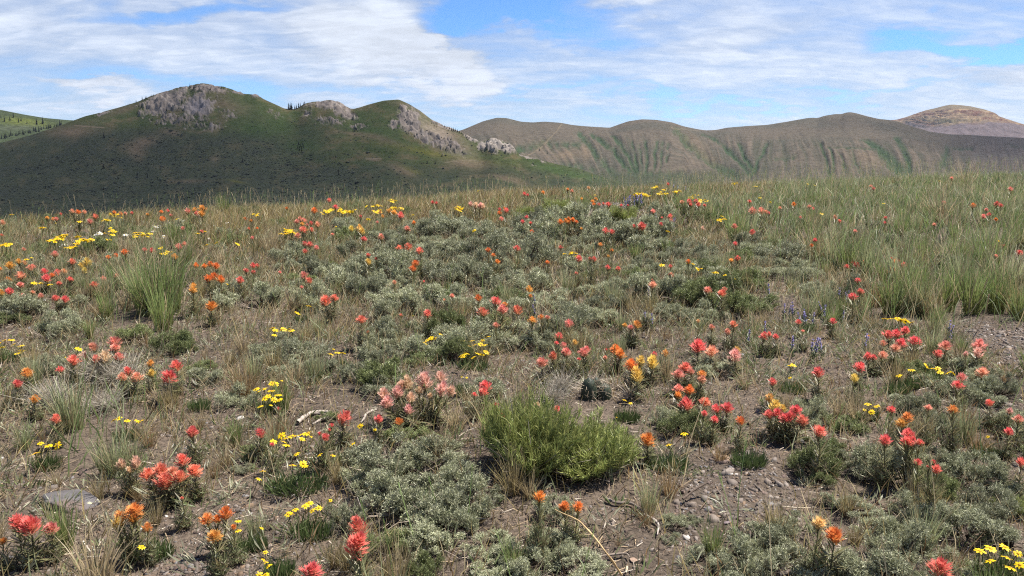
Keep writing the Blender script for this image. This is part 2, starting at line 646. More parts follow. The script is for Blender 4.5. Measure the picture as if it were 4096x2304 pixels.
def hill(name, ridge, dist, front, back, nu, nv, prof, shape_fn, colour_fn, mat, base=-78):
    """a hill as a height field: a ridge at its own distance with a slope in front and one behind"""
    rp = np.array(ridge, float)
    u = np.linspace(rp[0, 0], rp[-1, 0], nu)
    ry = np.interp(u, rp[:, 0], rp[:, 1])
    k = np.ones(5) / 5
    pad = np.pad(ry, 2, mode='edge')
    ry = np.convolve(pad, k, 'valid')
    Rd = np.interp(u, *np.array(dist, float).T)
    Fd = np.interp(u, *np.array(front, float).T)
    kk = np.hanning(nu // 5 | 1)
    kk /= kk.sum()
    Rd, Fd = (np.convolve(np.pad(v, len(kk) // 2, mode='edge'), kk, 'valid') for v in (Rd, Fd))
    d = ray(u * UX, ry * UX)
    h = np.hypot(d[:, 0], d[:, 1])
    Zr = CAM_H + d[:, 2] / h * Rd
    dirx, diry = d[:, 0] / h, d[:, 1] / h
    s = np.concatenate([np.linspace(-1, 0, nv // 5)[:-1], np.linspace(0, 1, nv - nv // 5 + 1)])
    S = np.broadcast_to(s[None], (nu, len(s)))
    D = np.where(S >= 0, Rd[:, None] - S * (Rd - Fd)[:, None], Rd[:, None] - S * back)
    X, Y = D * dirx[:, None], D * diry[:, None]
    f = prof(np.abs(S), u[:, None])
    k2 = np.hanning(nu // 6 | 1)
    k2 /= k2.sum()
    Zs = np.convolve(np.pad(Zr, len(k2) // 2, mode='edge'), k2, 'valid')
    bl = 0.8 * sstep(np.abs(S), 0.06, 0.55)
    Z = base + (Zr[:, None] * (1 - bl) + Zs[:, None] * bl - base) * f
    Uu = np.broadcast_to(u[:, None], S.shape)
    for _ in range(2):
        px, py = project(np.stack([X, Y, Z], -1))
        px, py = px / UX, py / UX
    Z = Z + shape_fn(X, Y, px, py, S)
    col = colour_fn(X, Y, Z, px, py, S)
    V = np.stack([X, Y, Z], -1).reshape(-1, 3)
    Q = grid_quads(nu, len(s))
    me = mesh_np(name, V, Q, None, col.reshape(-1, 3), True, [mat])
    o = struct(obj(name, me))
    bv = BVHTree.FromPolygons([tuple(v) for v in V.tolist()], Q.tolist()) if nu * nv > 1 else None
    return o, bv


def lerp(a, b, m):
    return a * (1 - m[..., None]) + np.asarray(b, float) * m[..., None]


# --- left massif with rock outcrops
MASSIF = [(-420, 420), (-200, 392), (0, 360), (78, 340), (156, 314), (185, 303), (215, 292), (245, 285), (300, 270), (346, 256), (380, 241), (417, 230), (440, 222),
          (466, 215), (474, 219), (490, 212), (508, 209), (531, 212), (540, 218), (560, 217), (581, 224), (599, 230), (615, 236), (644, 238), (665, 250), (696, 264),
          (715, 273), (738, 275), (752, 270), (765, 261), (785, 256), (805, 255), (831, 251), (850, 256), (866, 264), (884, 275), (905, 270), (930, 262), (965, 253),
          (1003, 250), (1030, 262), (1060, 281), (1087, 302), (1120, 316), (1157, 331), (1180, 344), (1199, 354), (1216, 356), (1228, 350), (1243, 346), (1256, 353),
          (1270, 358), (1288, 363), (1297, 376), (1306, 388), (1330, 392), (1366, 405), (1410, 415), (1455, 424), (1500, 440), (1580, 462), (1700, 500)]
ROCKS = [(416, 251, 72, 26, -24, 1.0), (500, 263, 46, 28, 0, 0.95), (515, 221, 60, 12, 4, 0.9), (455, 226, 22, 9, -20, 0.9), (450, 296, 85, 20, 5, 0.52), (536, 314, 34, 11, 0, 0.55),
         (259, 285, 20, 4, -12, 0.8), (600, 232, 26, 6, 15, 0.75), (640, 243, 18, 5, 10, 0.7), (575, 285, 35, 20, 30, 0.42), (690, 285, 26, 10, 30, 0.45),
         (831, 262, 62, 14, 3, 0.95), (868, 284, 36, 15, 25, 1.0), (770, 284, 15, 9, -20, 0.9), (835, 305, 60, 16, 5, 0.5), (895, 320, 30, 12, 10, 0.45),
         (1014, 274, 12, 10, 0, 0.95), (1030, 306, 30, 38, -18, 1.0), (990, 318, 12, 15, 0, 0.9), (1047, 324, 18, 15, 30, 1.0), (1065, 345, 40, 16, 40, 0.72),
         (1100, 356, 56, 18, 35, 0.66), (1140, 370, 46, 16, 30, 0.6), (1120, 318, 46, 5, 22, 0.72), (1185, 348, 24, 7, 28, 0.8),
         (1243, 365, 24, 18, 0, 1.2), (1277, 374, 26, 14, 10, 1.1), (1213, 369, 16, 14, 30, 1.0), (1328, 395, 26, 4, 12, 0.8), (1365, 408, 12, 3, 20, 0.7), (1345, 418, 20, 4, 10, 0.45)]


def massif_rock(X, Y, px, py):
    m = np.zeros(px.shape)
    for cx, cy, rx, ry, a, s in ROCKS:
        m = np.maximum(m, s * ell_mask(px, py, cx, cy, rx, ry, a))
    n = fbm(px / 9.0 + 3, py / 5.0, 4, 40, 0.62)
    n2 = fbm(px / 3.0 - py / 7.0, py / 8.0 + px / 12.0, 3, 47, 0.6)
    return sstep(m + n * 0.85 + n2 * 0.5, 0.30, 0.55)


def massif_shape(X, Y, px, py, S):
    w = np.clip(np.abs(S) * 7, 0.0, 1) * np.clip((1.02 - np.abs(S)) * 3, 0, 1)
    z = w * (16 * fbm(X / 190 + Y / 400, Y / 190 - X / 420, 3, 11) + 3.0 * fbm(X / 50 + Y / 90, Y / 50 - X / 95, 2, 13))
    z = z + w * 0.7 * fbm(X / 9, Y / 9, 2, 16)
    rk = massif_rock(X, Y, px, py)
    ridged = 1 - 2 * np.abs(fbm(X / 16, Y / 16, 4, 19, 0.6))
    z = z + rk * np.clip(np.abs(S) * 14 + 0.25, 0, 1) * (15 * (ridged - 0.75) + 10 * fbm(X / 5, Y / 5, 3, 23))
    for (ux, uy, dd, rr, hh) in [(960, 425, 760, 34, 11), (1190, 424, 700, 52, 14), (1290, 470, 640, 46, 9), (1020, 468, 640, 36, 9), (470, 470, 660, 50, 9), (210, 470, 650, 60, 8),
                                 (640, 440, 700, 60, 10)]:
        d = ray(ux * UX, uy * UX)
        h = math.hypot(d[0], d[1])
        cx, cy = d[0] / h * dd, d[1] / h * dd
        z = z + hh * np.exp(-((X - cx) ** 2 + (Y - cy) ** 2) / rr ** 2)
    return z


def massif_colour(X, Y, Z, px, py, S):
    c = np.zeros(px.shape + (3,)) + np.array([0.078, 0.092, 0.038])
    n = fbm(px / 34 + py / 40, py / 15 - px / 90, 5, 51, 0.6)
    c = lerp(c, (0.165, 0.128, 0.072), sstep(n, 0.0, 0.22) * 0.65)
    c = lerp(c, (0.048, 0.074, 0.026), sstep(-n, 0.02, 0.22) * 0.7)
    # sagebrush slope on the left and low down: grey-green and dark
    sage = np.clip(sstep(px, 960, 620) * sstep(py + 0.10 * px, 360, 420) + sstep(px, 560, 420) * sstep(py, 300, 335) + sstep(py, 405, 450) * 0.8, 0, 1)
    sage = sage * (0.84 + 0.5 * fbm(px / 30 + py / 30, py / 12, 4, 57))
    c = lerp(c, (0.056, 0.064, 0.046), np.clip(sage * (0.92 - 0.9 * np.clip(n, -0.1, 0.3)), 0, 1))
    for (cx, cy, rx, ry, a, s) in [(640, 325, 55, 20, 15, .9), (690, 315, 110, 34, 20, .55), (960, 320, 60, 30, 40, .45), (620, 275, 40, 20, 40, .45), (757, 372, 40, 14, 5, .85), (930, 335, 50, 13, 8, .8), (700, 310, 40, 20, 30, .6), (990, 365, 90, 13, 14, .55), (900, 300, 18, 18, 60, .7),
                                   (1450, 440, 60, 10, 10, .7), (1390, 425, 50, 10, 12, .8), (400, 300, 40, 8, 0, .35)]:
        c = lerp(c, (0.062, 0.096, 0.034), np.clip(s * 1.1 * ell_mask(px, py, cx, cy, rx, ry, a) * (1 + n), 0, 1))
    for (cx, cy, rx, ry, a, s) in [(1090, 388, 120, 9, 8, .7), (595, 475, 26, 5, 20, .55), (1030, 450, 35, 10, 10, .5)]:
        c = lerp(c, (0.140, 0.135, 0.030), np.clip(s * ell_mask(px, py, cx, cy, rx, ry, a), 0, 1))
    for (cx, cy, rx, ry, a, s) in [(186, 326, 60, 14, -6, .8), (360, 352, 46, 13, -22, .8), (340, 372, 22, 16, 10, .7), (433, 324, 26, 6, 12, .7), (880, 340, 34, 6, 5, .75), (960, 358, 60, 9, 14, .65),
                                   (1112, 338, 62, 26, 32, .85), (1010, 262, 40, 8, 5, .45), (941, 412, 16, 5, 0, .8), (1175, 418, 62, 18, 4, .8), (1010, 455, 38, 12, 20, .8),
                                   (470, 462, 50, 6, 4, .6), (540, 395, 14, 10, 0, .5), (800, 262, 90, 10, 0, .6), (560, 250, 80, 22, 25, .5), (310, 275, 60, 8, -20, .6), (1270, 462, 55, 12, 8, .7)]:
        c = lerp(c, (0.180, 0.135, 0.090), np.clip(s * ell_mask(px, py, cx, cy, rx, ry, a) * (1 + 0.8 * n), 0, 1))
    c = lerp(c, (0.26, 0.19, 0.14), seg_mask(px, py, [(187, 313), (225, 314), (262, 316)], 1.6) * 0.8)
    c = lerp(c, (0.26, 0.21, 0.15), seg_mask(px, py, [(920, 411), (941, 409), (960, 410)], 2.0) * 0.8)
    c = lerp(c, (0.24, 0.19, 0.13), seg_mask(px, py, [(1120, 411), (1165, 406), (1200, 405)], 2.0) * 0.7)
    c = c * 0.64
    c = lerp(c, (0.215, 0.175, 0.135), np.clip(1.2 * ell_mask(px, py, 1105, 340, 80, 24, 33) * (0.7 + 1.2 * fbm(px / 12 - py / 8, py / 24, 4, 59, 0.6)), 0, 0.85))
    rk = massif_rock(X, Y, px, py)
    t = fbm(px / 14, py / 7, 4, 61, 0.6)
    rock = np.zeros(px.shape + (3,)) + np.array([0.180, 0.150, 0.130])
    rock = lerp(rock, (0.26, 0.222, 0.190), sstep(t, 0.02, 0.25))
    rock = lerp(rock, (0.12, 0.104, 0.096), sstep(-t, 0.05, 0.25))
    crack = np.abs(fbm(px / 5 + py / 9, py / 6 - px / 14, 4, 65, 0.6))
    rock = lerp(rock, (0.075, 0.066, 0.060), sstep(crack, 0.045, 0.0) * 0.85)
    rock = lerp(rock, (0.165, 0.148, 0.155), np.clip(ell_mask(px, py, 500, 266, 30, 18), 0, 1))
    rock = lerp(rock, (0.30, 0.262, 0.225), np.clip(ell_mask(px, py, 1246, 362, 60, 24), 0, 1) * 0.8)
    c = c * (1 - rk[..., None]) + rock * rk[..., None]
    return c


def prof_massif(s, u):
    return 0.55 * (1 - s) ** 1.5 + 0.45 * (1 - s)


M_HILL_A = hill_mat("hillside", 0.20, 0.22, 0.6)
massif, BV_MASSIF = hill("hill", MASSIF, [(-420, 1150), (0, 1120), (500, 1060), (830, 1000), (1003, 960), (1240, 850), (1480, 800), (1700, 800)],
                         [(-420, 560), (600, 560), (1200, 560), (1700, 600)], 420, 960, 300, prof_massif, massif_shape, massif_colour, M_HILL_A)

# --- far left hill with conifers
LEFT = [(-700, 200), (-400, 225), (-200, 252), (0, 276), (60, 288), (115, 297), (170, 302), (250, 306), (420, 312), (600, 330)]


def left_colour(X, Y, Z, px, py, S):
    n = fbm(X / 70, Y / 70, 4, 71)
    c = np.zeros(px.shape + (3,)) + np.array([0.060, 0.078, 0.040])
    c = lerp(c, (0.115, 0.135, 0.035), np.clip(1.1 * ell_mask(px, py, 50, 304, 75, 9, 6) * (1 + n), 0, 1))
    c = lerp(c, (0.095, 0.105, 0.070), np.clip(ell_mask(px, py, 40, 318, 60, 8, 0), 0, 1) * 0.7)
    return c * 0.52


left_hill, BV_LEFT = hill("hill", LEFT, [(-700, 1750), (600, 1750)], [(-700, 1250), (600, 1250)], 500, 300, 80, lambda s, u: 1 - s ** 1.25,
                          lambda X, Y, px, py, S: np.clip(np.abs(S) * 4, 0, 1) * 14 * fbm(X / 120, Y / 120, 4, 72), left_colour, hill_mat("far_hillside", 0.3, 0.12, 1.0))

# --- right hills with gullies
RIGHT = [(1000, 372), (1100, 345), (1165, 326), (1215, 305), (1250, 296), (1275, 297), (1310, 306), (1340, 308), (1370, 306), (1410, 309), (1440, 315), (1470, 318),
         (1500, 320), (1535, 322), (1548, 317), (1580, 306), (1615, 301), (1650, 302), (1690, 308), (1720, 318), (1755, 325), (1775, 328), (1800, 327), (1830, 321),
         (1880, 317), (1930, 314), (1980, 306), (2030, 297), (2047, 296), (2056, 297), (2075, 291), (2100, 287), (2118, 287), (2128, 283), (2140, 282), (2155, 285), (2180, 292), (2210, 299),
         (2240, 302), (2262, 306), (2278, 313), (2338, 331), (2388, 338), (2430, 339), (2500, 343), (2576, 347), (2700, 360), (2900, 400), (3100, 440)]
GULLY = [([(1702, 334), (1731, 369), (1765, 392), (1798, 418), (1850, 445)], 12, 1.0), ([(1770, 342), (1822, 371), (1861, 410), (1887, 445)], 8, .8), ([(1861, 366), (1895, 440)], 8, .9),
         ([(1926, 366), (1899, 440)], 8, .8), ([(1486, 340), (1548, 387), (1587, 430)], 9, .9), ([(1455, 340), (1522, 410), (1545, 440)], 15, .75), ([(1540, 345), (1575, 387), (1600, 430)], 7, .9),
         ([(1590, 365), (1606, 430)], 6, .8), ([(1628, 360), (1626, 430)], 6, .8), ([(1652, 362), (1645, 440)], 6, .8), ([(1665, 360), (1660, 430)], 5, .7), ([(1680, 365), (1676, 410)], 5, .7),
         ([(2177, 350), (2213, 387), (2244, 418), (2270, 438)], 16, 1.0), ([(2258, 334), (2270, 366), (2283, 405), (2296, 436)], 10, .95), ([(2384, 365), (2375, 415)], 18, .6),
         ([(2067, 364), (2078, 410), (2088, 445)], 4.5, .9), ([(2085, 380), (2095, 415), (2100, 445)], 4.5, .8), ([(2108, 396), (2130, 440)], 4.5, .8), ([(2140, 390), (2160, 440)], 5, .8),
         ([(2085, 381), (2140, 383), (2195, 387)], 6, .6), ([(1300, 375), (1340, 366), (1380, 358)], 14, .7), ([(1376, 362), (1455, 368)], 14, .6), ([(2400, 366), (2445, 367)], 7, .7),
         ([(2540, 360), (2600, 370)], 9, .7), ([(1560, 434), (1720, 438)], 16, .6), ([(1950, 412), (2000, 410)], 14, .5), ([(1420, 410), (1500, 425)], 12, .6), ([(1610, 370), (1616, 425)], 5, .6),
         ([(2010, 330), (2030, 380)], 4, .3), ([(1960, 350), (1972, 400)], 5, .35), ([(2330, 350), (2336, 420)], 6, .4), ([(2200, 340), (2226, 380)], 5, .35), ([(1580, 340), (1596, 372)], 5, .4)]


def gully(px, py):
    wx = px + 12 * fbm(px / 22, py / 26, 4, 81)
    m = np.zeros(px.shape)
    for pts, w, s in GULLY:
        m = np.maximum(m, s * seg_mask(wx, py, pts, w * 1.5))
    return np.clip(m * (0.85 + 1.3 * fbm(px / 7, py / 16, 4, 83, 0.6)), 0, 1)


def streaks(px, py):
    """fine downhill furrows between the gullies"""
    fan = px + (px - 1650) * 0.0 + (py - 330) * np.interp(px, [1300, 1480, 1640, 1720, 1900, 2100, 2300, 2576], [-.9, -.8, 0.0, -1.0, 0.1, -.35, -.4, -.2])
    return fbm(fan / 10.0, py / 80.0, 4, 85, 0.6)


def right_shape(X, Y, px, py, S):
    w = np.clip(np.abs(S) * 5, 0, 1) * np.clip((1.02 - np.abs(S)) * 3, 0, 1)
    z = w * (40 * fbm(X / 420 + Y / 900, Y / 420 - X / 1100, 2, 87) + 5 * fbm(X / 90 + Y / 160, Y / 90 - X / 170, 2, 88))
    z = z - w * 7 * gully(px, py) + w * sstep(py, 318, 350) * 5 * streaks(px, py)
    return z


def right_colour(X, Y, Z, px, py, S):
    n = fbm(X / 150, Y / 150, 5, 91)
    st = streaks(px, py)
    c = np.zeros(px.shape + (3,)) + np.array([0.150, 0.124, 0.092])
    c = lerp(c, (0.122, 0.110, 0.082), sstep(n, -0.1, 0.2))
    low = sstep(py, 335, 370)
    c = lerp(c, (0.205, 0.162, 0.118), low * sstep(st, 0.0, 0.2) * 0.8)
    c = lerp(c, (0.078, 0.085, 0.052), low * sstep(-st, 0.02, 0.2) * 0.55)
    c = lerp(c, (0.052, 0.094, 0.040), np.clip(sstep(gully(px, py), 0.18, 0.72) * 0.85, 0, 1))
    c = lerp(c, (0.070, 0.085, 0.045), sstep(py + 14 * n, 422, 445) * sstep(px, 1960, 1750) * 0.8)
    for (cx, cy, rx, ry, a, s) in [(1424, 388, 34, 12, 0, .8), (1472, 384, 10, 18, -20, .8), (1745, 360, 50, 14, 35, .5), (1780, 395, 40, 12, 35, .5), (2180, 410, 50, 15, 10, .5), (1360, 368, 20, 12, -35, .5)]:
        c = lerp(c, (0.230, 0.170, 0.112), np.clip(s * ell_mask(px, py, cx, cy, rx, ry, a), 0, 1))
    c = lerp(c, (0.095, 0.080, 0.085), sstep(px - 0.5 * py, 2150, 2330) * 0.65)
    c = lerp(c, (0.300, 0.235, 0.150), seg_mask(px, py, [(1413, 313), (1400, 335), (1361, 368), (1327, 387)], 2.2) * 0.7)
    c = lerp(c, (0.270, 0.215, 0.140), seg_mask(px, py, [(1689, 327), (1725, 329), (1759, 330)], 2.2) * 0.6)
    for (x, y) in [(1612, 374), (1685, 381), (1730, 375)]:
        c = lerp(c, (0.30, 0.22, 0.17), np.clip(ell_mask(px, py, x, y, 4, 2), 0, 1) * .8)
    return c * 0.47


right_hill, BV_RIGHT = hill("hill", RIGHT, [(1000, 2000), (1250, 2150), (1800, 2250), (2150, 2300), (2576, 2100), (3100, 2000)], [(1000, 1250), (3100, 1350)], 700, 900, 260,
                            lambda s, u: 1 - s ** 1.35, right_shape, right_colour, hill_mat("dry_hillside", 0.22, 0.09, 1.6))

# --- the banded peak behind
PEAK = [(1900, 345), (2100, 318), (2225, 303), (2255, 301), (2275, 296), (2300, 287), (2330, 277), (2350, 273), (2372, 267), (2392, 263), (2410, 264), (2440, 267), (2480, 276), (2505, 285),
        (2514, 293), (2535, 300), (2560, 308), (2576, 313), (2640, 330), (2760, 345), (2950, 370)]


def peak_shape(X, Y, px, py, S):
    w = np.clip(np.abs(S) * 5, 0.04, 1) * np.clip((1.02 - np.abs(S)) * 3, 0, 1)
    band = np.abs((py / 5.5 + 2.2 * fbm(px / 30, py / 18, 3, 95)) % 1 - 0.5)
    cl = sstep(py, 275, 283) * sstep(py, 321, 310)
    return w * (70 * fbm(X / 500, Y / 500, 4, 93) + 22 * fbm(X / 70, Y / 70, 4, 94)) + w * cl * 40 * (band - 0.25)


def peak_colour(X, Y, Z, px, py, S):
    n = fbm(px / 16, py / 6, 5, 97, 0.6)
    c = np.zeros(px.shape + (3,)) + np.array([0.27, 0.185, 0.115])
    c = lerp(c, (0.40, 0.285, 0.165), sstep(n, 0.0, 0.2))
    band = fbm(px / 60, py / 2.6 + px / 90, 3, 98, 0.6)
    c = lerp(c, (0.16, 0.075, 0.050), sstep(band, 0.02, 0.10) * sstep(py, 274, 280))
    c = lerp(c, (0.175, 0.150, 0.090), sstep(py, 283, 274) * 0.6)
    c = lerp(c, (0.150, 0.145, 0.070), np.clip(ell_mask(px, py, 2370, 307, 60, 4, 3), 0, 1) * 0.7)
    foot = sstep(py + 5 * n - 0.02 * (px - 2400), 312, 317)
    c = lerp(c, (0.175, 0.135, 0.135), foot)
    c = lerp(c, (0.23, 0.18, 0.16), foot * sstep(px, 2360, 2290) * 0.6)
    return c * 0.50


hill("hill", PEAK, [(1900, 4300), (2950, 4300)], [(1900, 2900), (2950, 2900)], 1500, 560, 180, lambda s, u: 1 - s ** 1.1, peak_shape, peak_colour, hill_mat("banded_rock", 0.25, 0.05, 4.0))

# ------------------------------------------------------------------ conifers on the hills
def conifer_meshes(seed):
    r = np.random.default_rng(seed)
    g = Geo()
    n = 150
    h = r.uniform(0.10, 0.98, n)
    a = r.uniform(0, 2 * np.pi, n)
    rad = (1.02 - h) * 0.26 * r.uniform(0.55, 1.2, n)
    P = np.stack([0 * h, 0 * h, h], -1)
    D = np.stack([np.cos(a), np.sin(a), -0.35 + 0.5 * h], -1)
    k = r.uniform(0.6, 1.4, (n, 1))
    g.strips(P, D, rad, 0.10 * (1.15 - h), np.array([0.022, 0.034, 0.020]) * k, 2, side=np.stack([-np.sin(a), np.cos(a), 0 * a], -1), shape='leaf')
    g.strips(P, D + [0, 0, -0.3], rad * 0.9, 0.09 * (1.15 - h), np.array([0.020, 0.030, 0.018]) * k, 2, side=np.stack([-np.sin(a), np.cos(a), 0.8 + 0 * a], -1), shape='leaf')
    t = Geo()
    t.tube([(0, 0, -0.05), (0, 0, 0.5), (0, 0, 1.0)], [0.022, 0.014, 0.004], (0.06, 0.045, 0.035))
    return g.mesh("conifer_crown", M_NEEDLE), t.mesh("conifer_trunk", M_WOOD)


CONIFER = [conifer_meshes(s) for s in (1, 2, 3)]


def hill_hit(bv, ux, uy):
    d = Vector(ray(ux * UX, uy * UX).tolist()).normalized()
    for dy in (0, 1, 2, 3.5, 5):
        dd = Vector(ray(ux * UX, (uy + dy) * UX).tolist()).normalized()
        p, n, i, t = bv.ray_cast(Vector((0, 0, CAM_H)) + dd * 300, dd, 4000)
        if p is not None:
            return p
    return None


def conifer(bv, ux, uy, h_u, desc, group):
    p = hill_hit(bv, ux, uy)
    if p is None:
        return
    dist = math.hypot(p.x, p.y)
    h = h_u * UX / FPX * dist
    root = bpy.data.objects.new("conifer_tree", None)
    C.objects.link(root)
    root.location = p - Vector((0, 0, 0.02 * h))
    root.scale = (h * random.uniform(0.85, 1.2),) * 2 + (h,)
    root.rotation_euler = (0, 0, random.uniform(0, 6.28))
    cr, tr = random.choice(CONIFER)
    obj("crown", cr, root)
    obj("trunk", tr, root)
    thing(root, desc, "tree", (ux * UX, (uy - h_u / 2) * UX), group)


def r1(x, y, h):       # close view of the left peak
    return 125.8 + x * 0.1709, 201.2 + y * 0.1709, h * 0.1709


def r2(x, y, h):       # close view of the middle hills
    return 691.8 + x * 0.2685, 232.7 + y * 0.2685, h * 0.2685


def r3(x, y, h):       # close view of the far left hill
    return x * 0.2604, 188.7 + y * 0.2604, h * 0.2604


for x, y, h in [(1268, 322, 40), (1358, 300, 62), (1405, 285, 50), (1425, 280, 45), (1490, 247, 40), (1522, 232, 30), (1752, 160, 22), (2060, 118, 58), (2112, 128, 62), (2130, 120, 50), (2150, 112, 48),
                (2195, 94, 34), (2255, 120, 34), (2360, 142, 44), (2490, 112, 30), (2520, 122, 40), (2555, 140, 34), (1148, 356, 22), (1175, 345, 18)]:
    conifer(BV_MASSIF, *r1(x, y, h), "dark conifer on the skyline", "conifers on the rocky peak")
for x, y, h in [(1715, 460, 64), (1560, 510, 30), (1300, 470, 30), (1835, 375, 28)]:
    conifer(BV_MASSIF, *r1(x, y, h), "dark conifer among pale crags", "conifers on the rocky peak")
for x, y, h in [(128, 150, 60), (145, 150, 66), (158, 152, 64), (186, 158, 40), (200, 150, 44), (222, 140, 48), (238, 128, 40), (278, 112, 34), (268, 118, 30)]:
    conifer(BV_MASSIF, *r2(x, y, h), "dark conifer in the saddle", "conifers in the saddle")
for x, y, h in [(1466, 292, 20), (1565, 312, 24), (1590, 325, 26), (1612, 335, 28), (1635, 342, 26), (1655, 352, 30), (1672, 358, 34), (1690, 362, 34), (1710, 370, 32), (1728, 380, 30), (1745, 388, 30),
                (1762, 398, 28), (1785, 412, 26), (1800, 420, 24), (1515, 326, 20), (1495, 316, 16), (1770, 340, 22)]:
    conifer(BV_MASSIF, *r2(x, y, h), "dark scrubby conifer along the ridge", "conifers along the ridge")
for x, y, h in [(220, 492, 40), (236, 512, 44), (262, 505, 38), (214, 525, 38), (248, 530, 40), (268, 522, 32), (228, 545, 40), (75, 492, 28), (250, 558, 34), (597, 772, 62), (665, 672, 22), (617, 690, 30),
                (1395, 668, 22), (1426, 668, 42), (1500, 670, 36), (2080, 632, 24), (2248, 712, 34), (2390, 736, 22), (2470, 750, 14), (1170, 800, 18), (545, 610, 28), (570, 612, 30), (470, 605, 16)]:
    conifer(BV_MASSIF, *r2(x, y, h), "small conifer on green slope", "conifers on the green slope")
for x, y, h in [(1000, 905, 56), (1328, 985, 56), (1425, 992, 60), (1005, 612, 62), (2343, 845, 50), (1140, 1005, 40), (2280, 715, 26), (1520, 1010, 26), (1690, 1035, 26), (440, 1095, 26), (1000, 1110, 36),
                (120, 735, 30), (220, 690, 24), (345, 705, 22), (650, 685, 20), (500, 800, 20), (1270, 770, 20), (770, 905, 26)]:
    conifer(BV_MASSIF, *r3(x, y, h), "lone conifer on shaded slope", "conifers on the shaded slope")
for x, y, h in [(130, 412, 48), (45, 452, 52), (97, 440, 42), (180, 456, 38), (205, 446, 34), (355, 478, 58), (415, 474, 66), (580, 492, 60), (10, 415, 30), (262, 470, 30)]:
    conifer(BV_LEFT, *r3(x, y, h), "conifer on bright green hill", "conifers on the far left hill")
for i in range(34):
    x = 600 - i * 17.5 + random.uniform(-9, 9)
    y = 492 + i * 3.6 + random.uniform(-8, 10)
    conifer(BV_LEFT, *r3(x, y, random.uniform(26, 52)), "conifer in the tree line", "conifers of the tree line")
for x, y, h in [(2477, 548, 36), (2550, 578, 32), (2262, 412, 16), (2325, 402, 14), (2400, 440, 14)]:
    conifer(BV_RIGHT, *r2(x, y, h), "tiny conifer on brown hill", "conifers on the right hill")

# low scrub on the shaded slope: past counting
def hill_scrub():
    g = Geo()
    base = np.array([(0, 0, 1), (1, 0, 0.35), (0.3, 0.95, 0.3), (-0.8, 0.6, 0.4), (-0.8, -0.6, 0.3), (0.3, -0.95, 0.4), (0, 0, -0.4)])
    T0 = np.array([(0, 1, 2), (0, 2, 3), (0, 3, 4), (0, 4, 5), (0, 5, 1), (6, 2, 1), (6, 3, 2), (6, 4, 3), (6, 5, 4), (6, 1, 5)])
    pts = []
    for _ in range(15000):
        ux = random.uniform(-60, 1500)
        uy = random.uniform(300, 565)
        dark = 1.0 if (ux < 900 and uy > 330 + max(0, ux - 450) * 0.12) else 0.2
        if random.random() < dark * float(0.15 + 1.9 * max(0, fbm(np.float64(ux / 34), np.float64(uy / 13), 3, 555) + 0.16)):
            p = hill_hit(BV_MASSIF, ux, uy)
            if p is not None and math.hypot(p.x, p.y) < 1000:
                pts.append(p)
    pts = np.array(pts)
    n = len(pts)
    s = rng.uniform(0.4, 1.1, n) * np.where(rng.random(n) < 0.06, 2.0, 1.0)
    V = base[None] * (s[:, None, None] * np.array([1.1, 1.1, 0.8])) * rng.uniform(0.6, 1.3, (n, 7, 1)) + pts[:, None]
    T = (T0[None] + (np.arange(n) * 7)[:, None, None]).reshape(-1, 3)
    K = np.repeat(np.array([[0.038, 0.044, 0.030]]) * rng.uniform(0.6, 1.9, (n, 1)), 7, 0)
    g.add(V.reshape(-1, 3), None, T, K)
    struct(obj("scrub", g.mesh("scrub", M_NEEDLE)), 'stuff', "dark low scrub scattered over the shaded hillside")


hill_scrub()


def cloud_mat(alpha):
    """thin cloud one can partly see through, thickest in its middle and ragged at its rim"""
    m = bpy.data.materials.new("thin_cloud")
    m.use_nodes = True
    t = NT(m.node_tree)
    p = t.n('ShaderNodeTexCoord').outputs['Object']
    flat = t.vmath('MULTIPLY', p, (1, 1, 0))
    nz = t.noise(flat, 3.2, 4, 0.5).outputs['Fac']
    rad = t.math('ADD', t.vmath('LENGTH', flat), t.math('MULTIPLY', t.math('SUBTRACT', nz, 0.5), 0.55))
    a = t.smooth(rad, 0.40, 0.98, alpha, 0.0)
    d = t.n('ShaderNodeBsdfDiffuse')
    d.inputs[0].default_value = (0.9, 0.9, 0.9, 1)
    tr = t.n('ShaderNodeBsdfTransparent')
    mx = t.n('ShaderNodeMixShader')
    t.put(mx.inputs[0], a)
    t.put(mx.inputs[1], tr.outputs[0])
    t.put(mx.inputs[2], d.outputs[0])
    o = t.n('ShaderNodeOutputMaterial')
    t.put(o.inputs[0], mx.outputs[0])
    return m


def cloud_bank(cx, cy, rx, ry, alpha, seed, label):
    """a thin cloud above a slope, out of the frame, whose soft shadow lies on that slope"""
    nr, na = 26, 72
    q = np.linspace(0, 1, nr)
    a = np.linspace(0, 2 * np.pi, na)
    X, Y = q[:, None] * np.cos(a)[None], q[:, None] * np.sin(a)[None]
    bump = fbm(X * 4 + seed, Y * 4, 4, seed) * 0.10
    top = 0.12 * np.sqrt(np.clip(1 - q ** 2, 0, 1))[:, None] * (1 + 4 * np.clip(bump, -.1, .1)) + 0 * X
    bot = -0.04 * np.sqrt(np.clip(1 - q ** 2, 0, 1))[:, None] + 0 * X
    V = np.concatenate([np.stack([X, Y, top], -1).reshape(-1, 3), np.stack([X, Y, bot], -1).reshape(-1, 3)])
    Q = grid_quads(nr, na)
    Q = np.concatenate([Q, Q[:, ::-1] + nr * na])
    o = struct(obj("cloud", mesh_np("cloud", V, Q, None, None, True, [cloud_mat(alpha)])), 'stuff', label)
    t = 900 / SUN.z
    o.location = (cx + SUN.x * t, cy + SUN.y * t, 900)
    o.scale = (rx, ry, 0.5 * (rx + ry))


cloud_bank(-470, 705, 660, 400, 0.48, 5, "thin white cloud floating above the left slope")
cloud_bank(1420, 1750, 850, 700, 0.38, 6, "thin white cloud floating above the right hills")

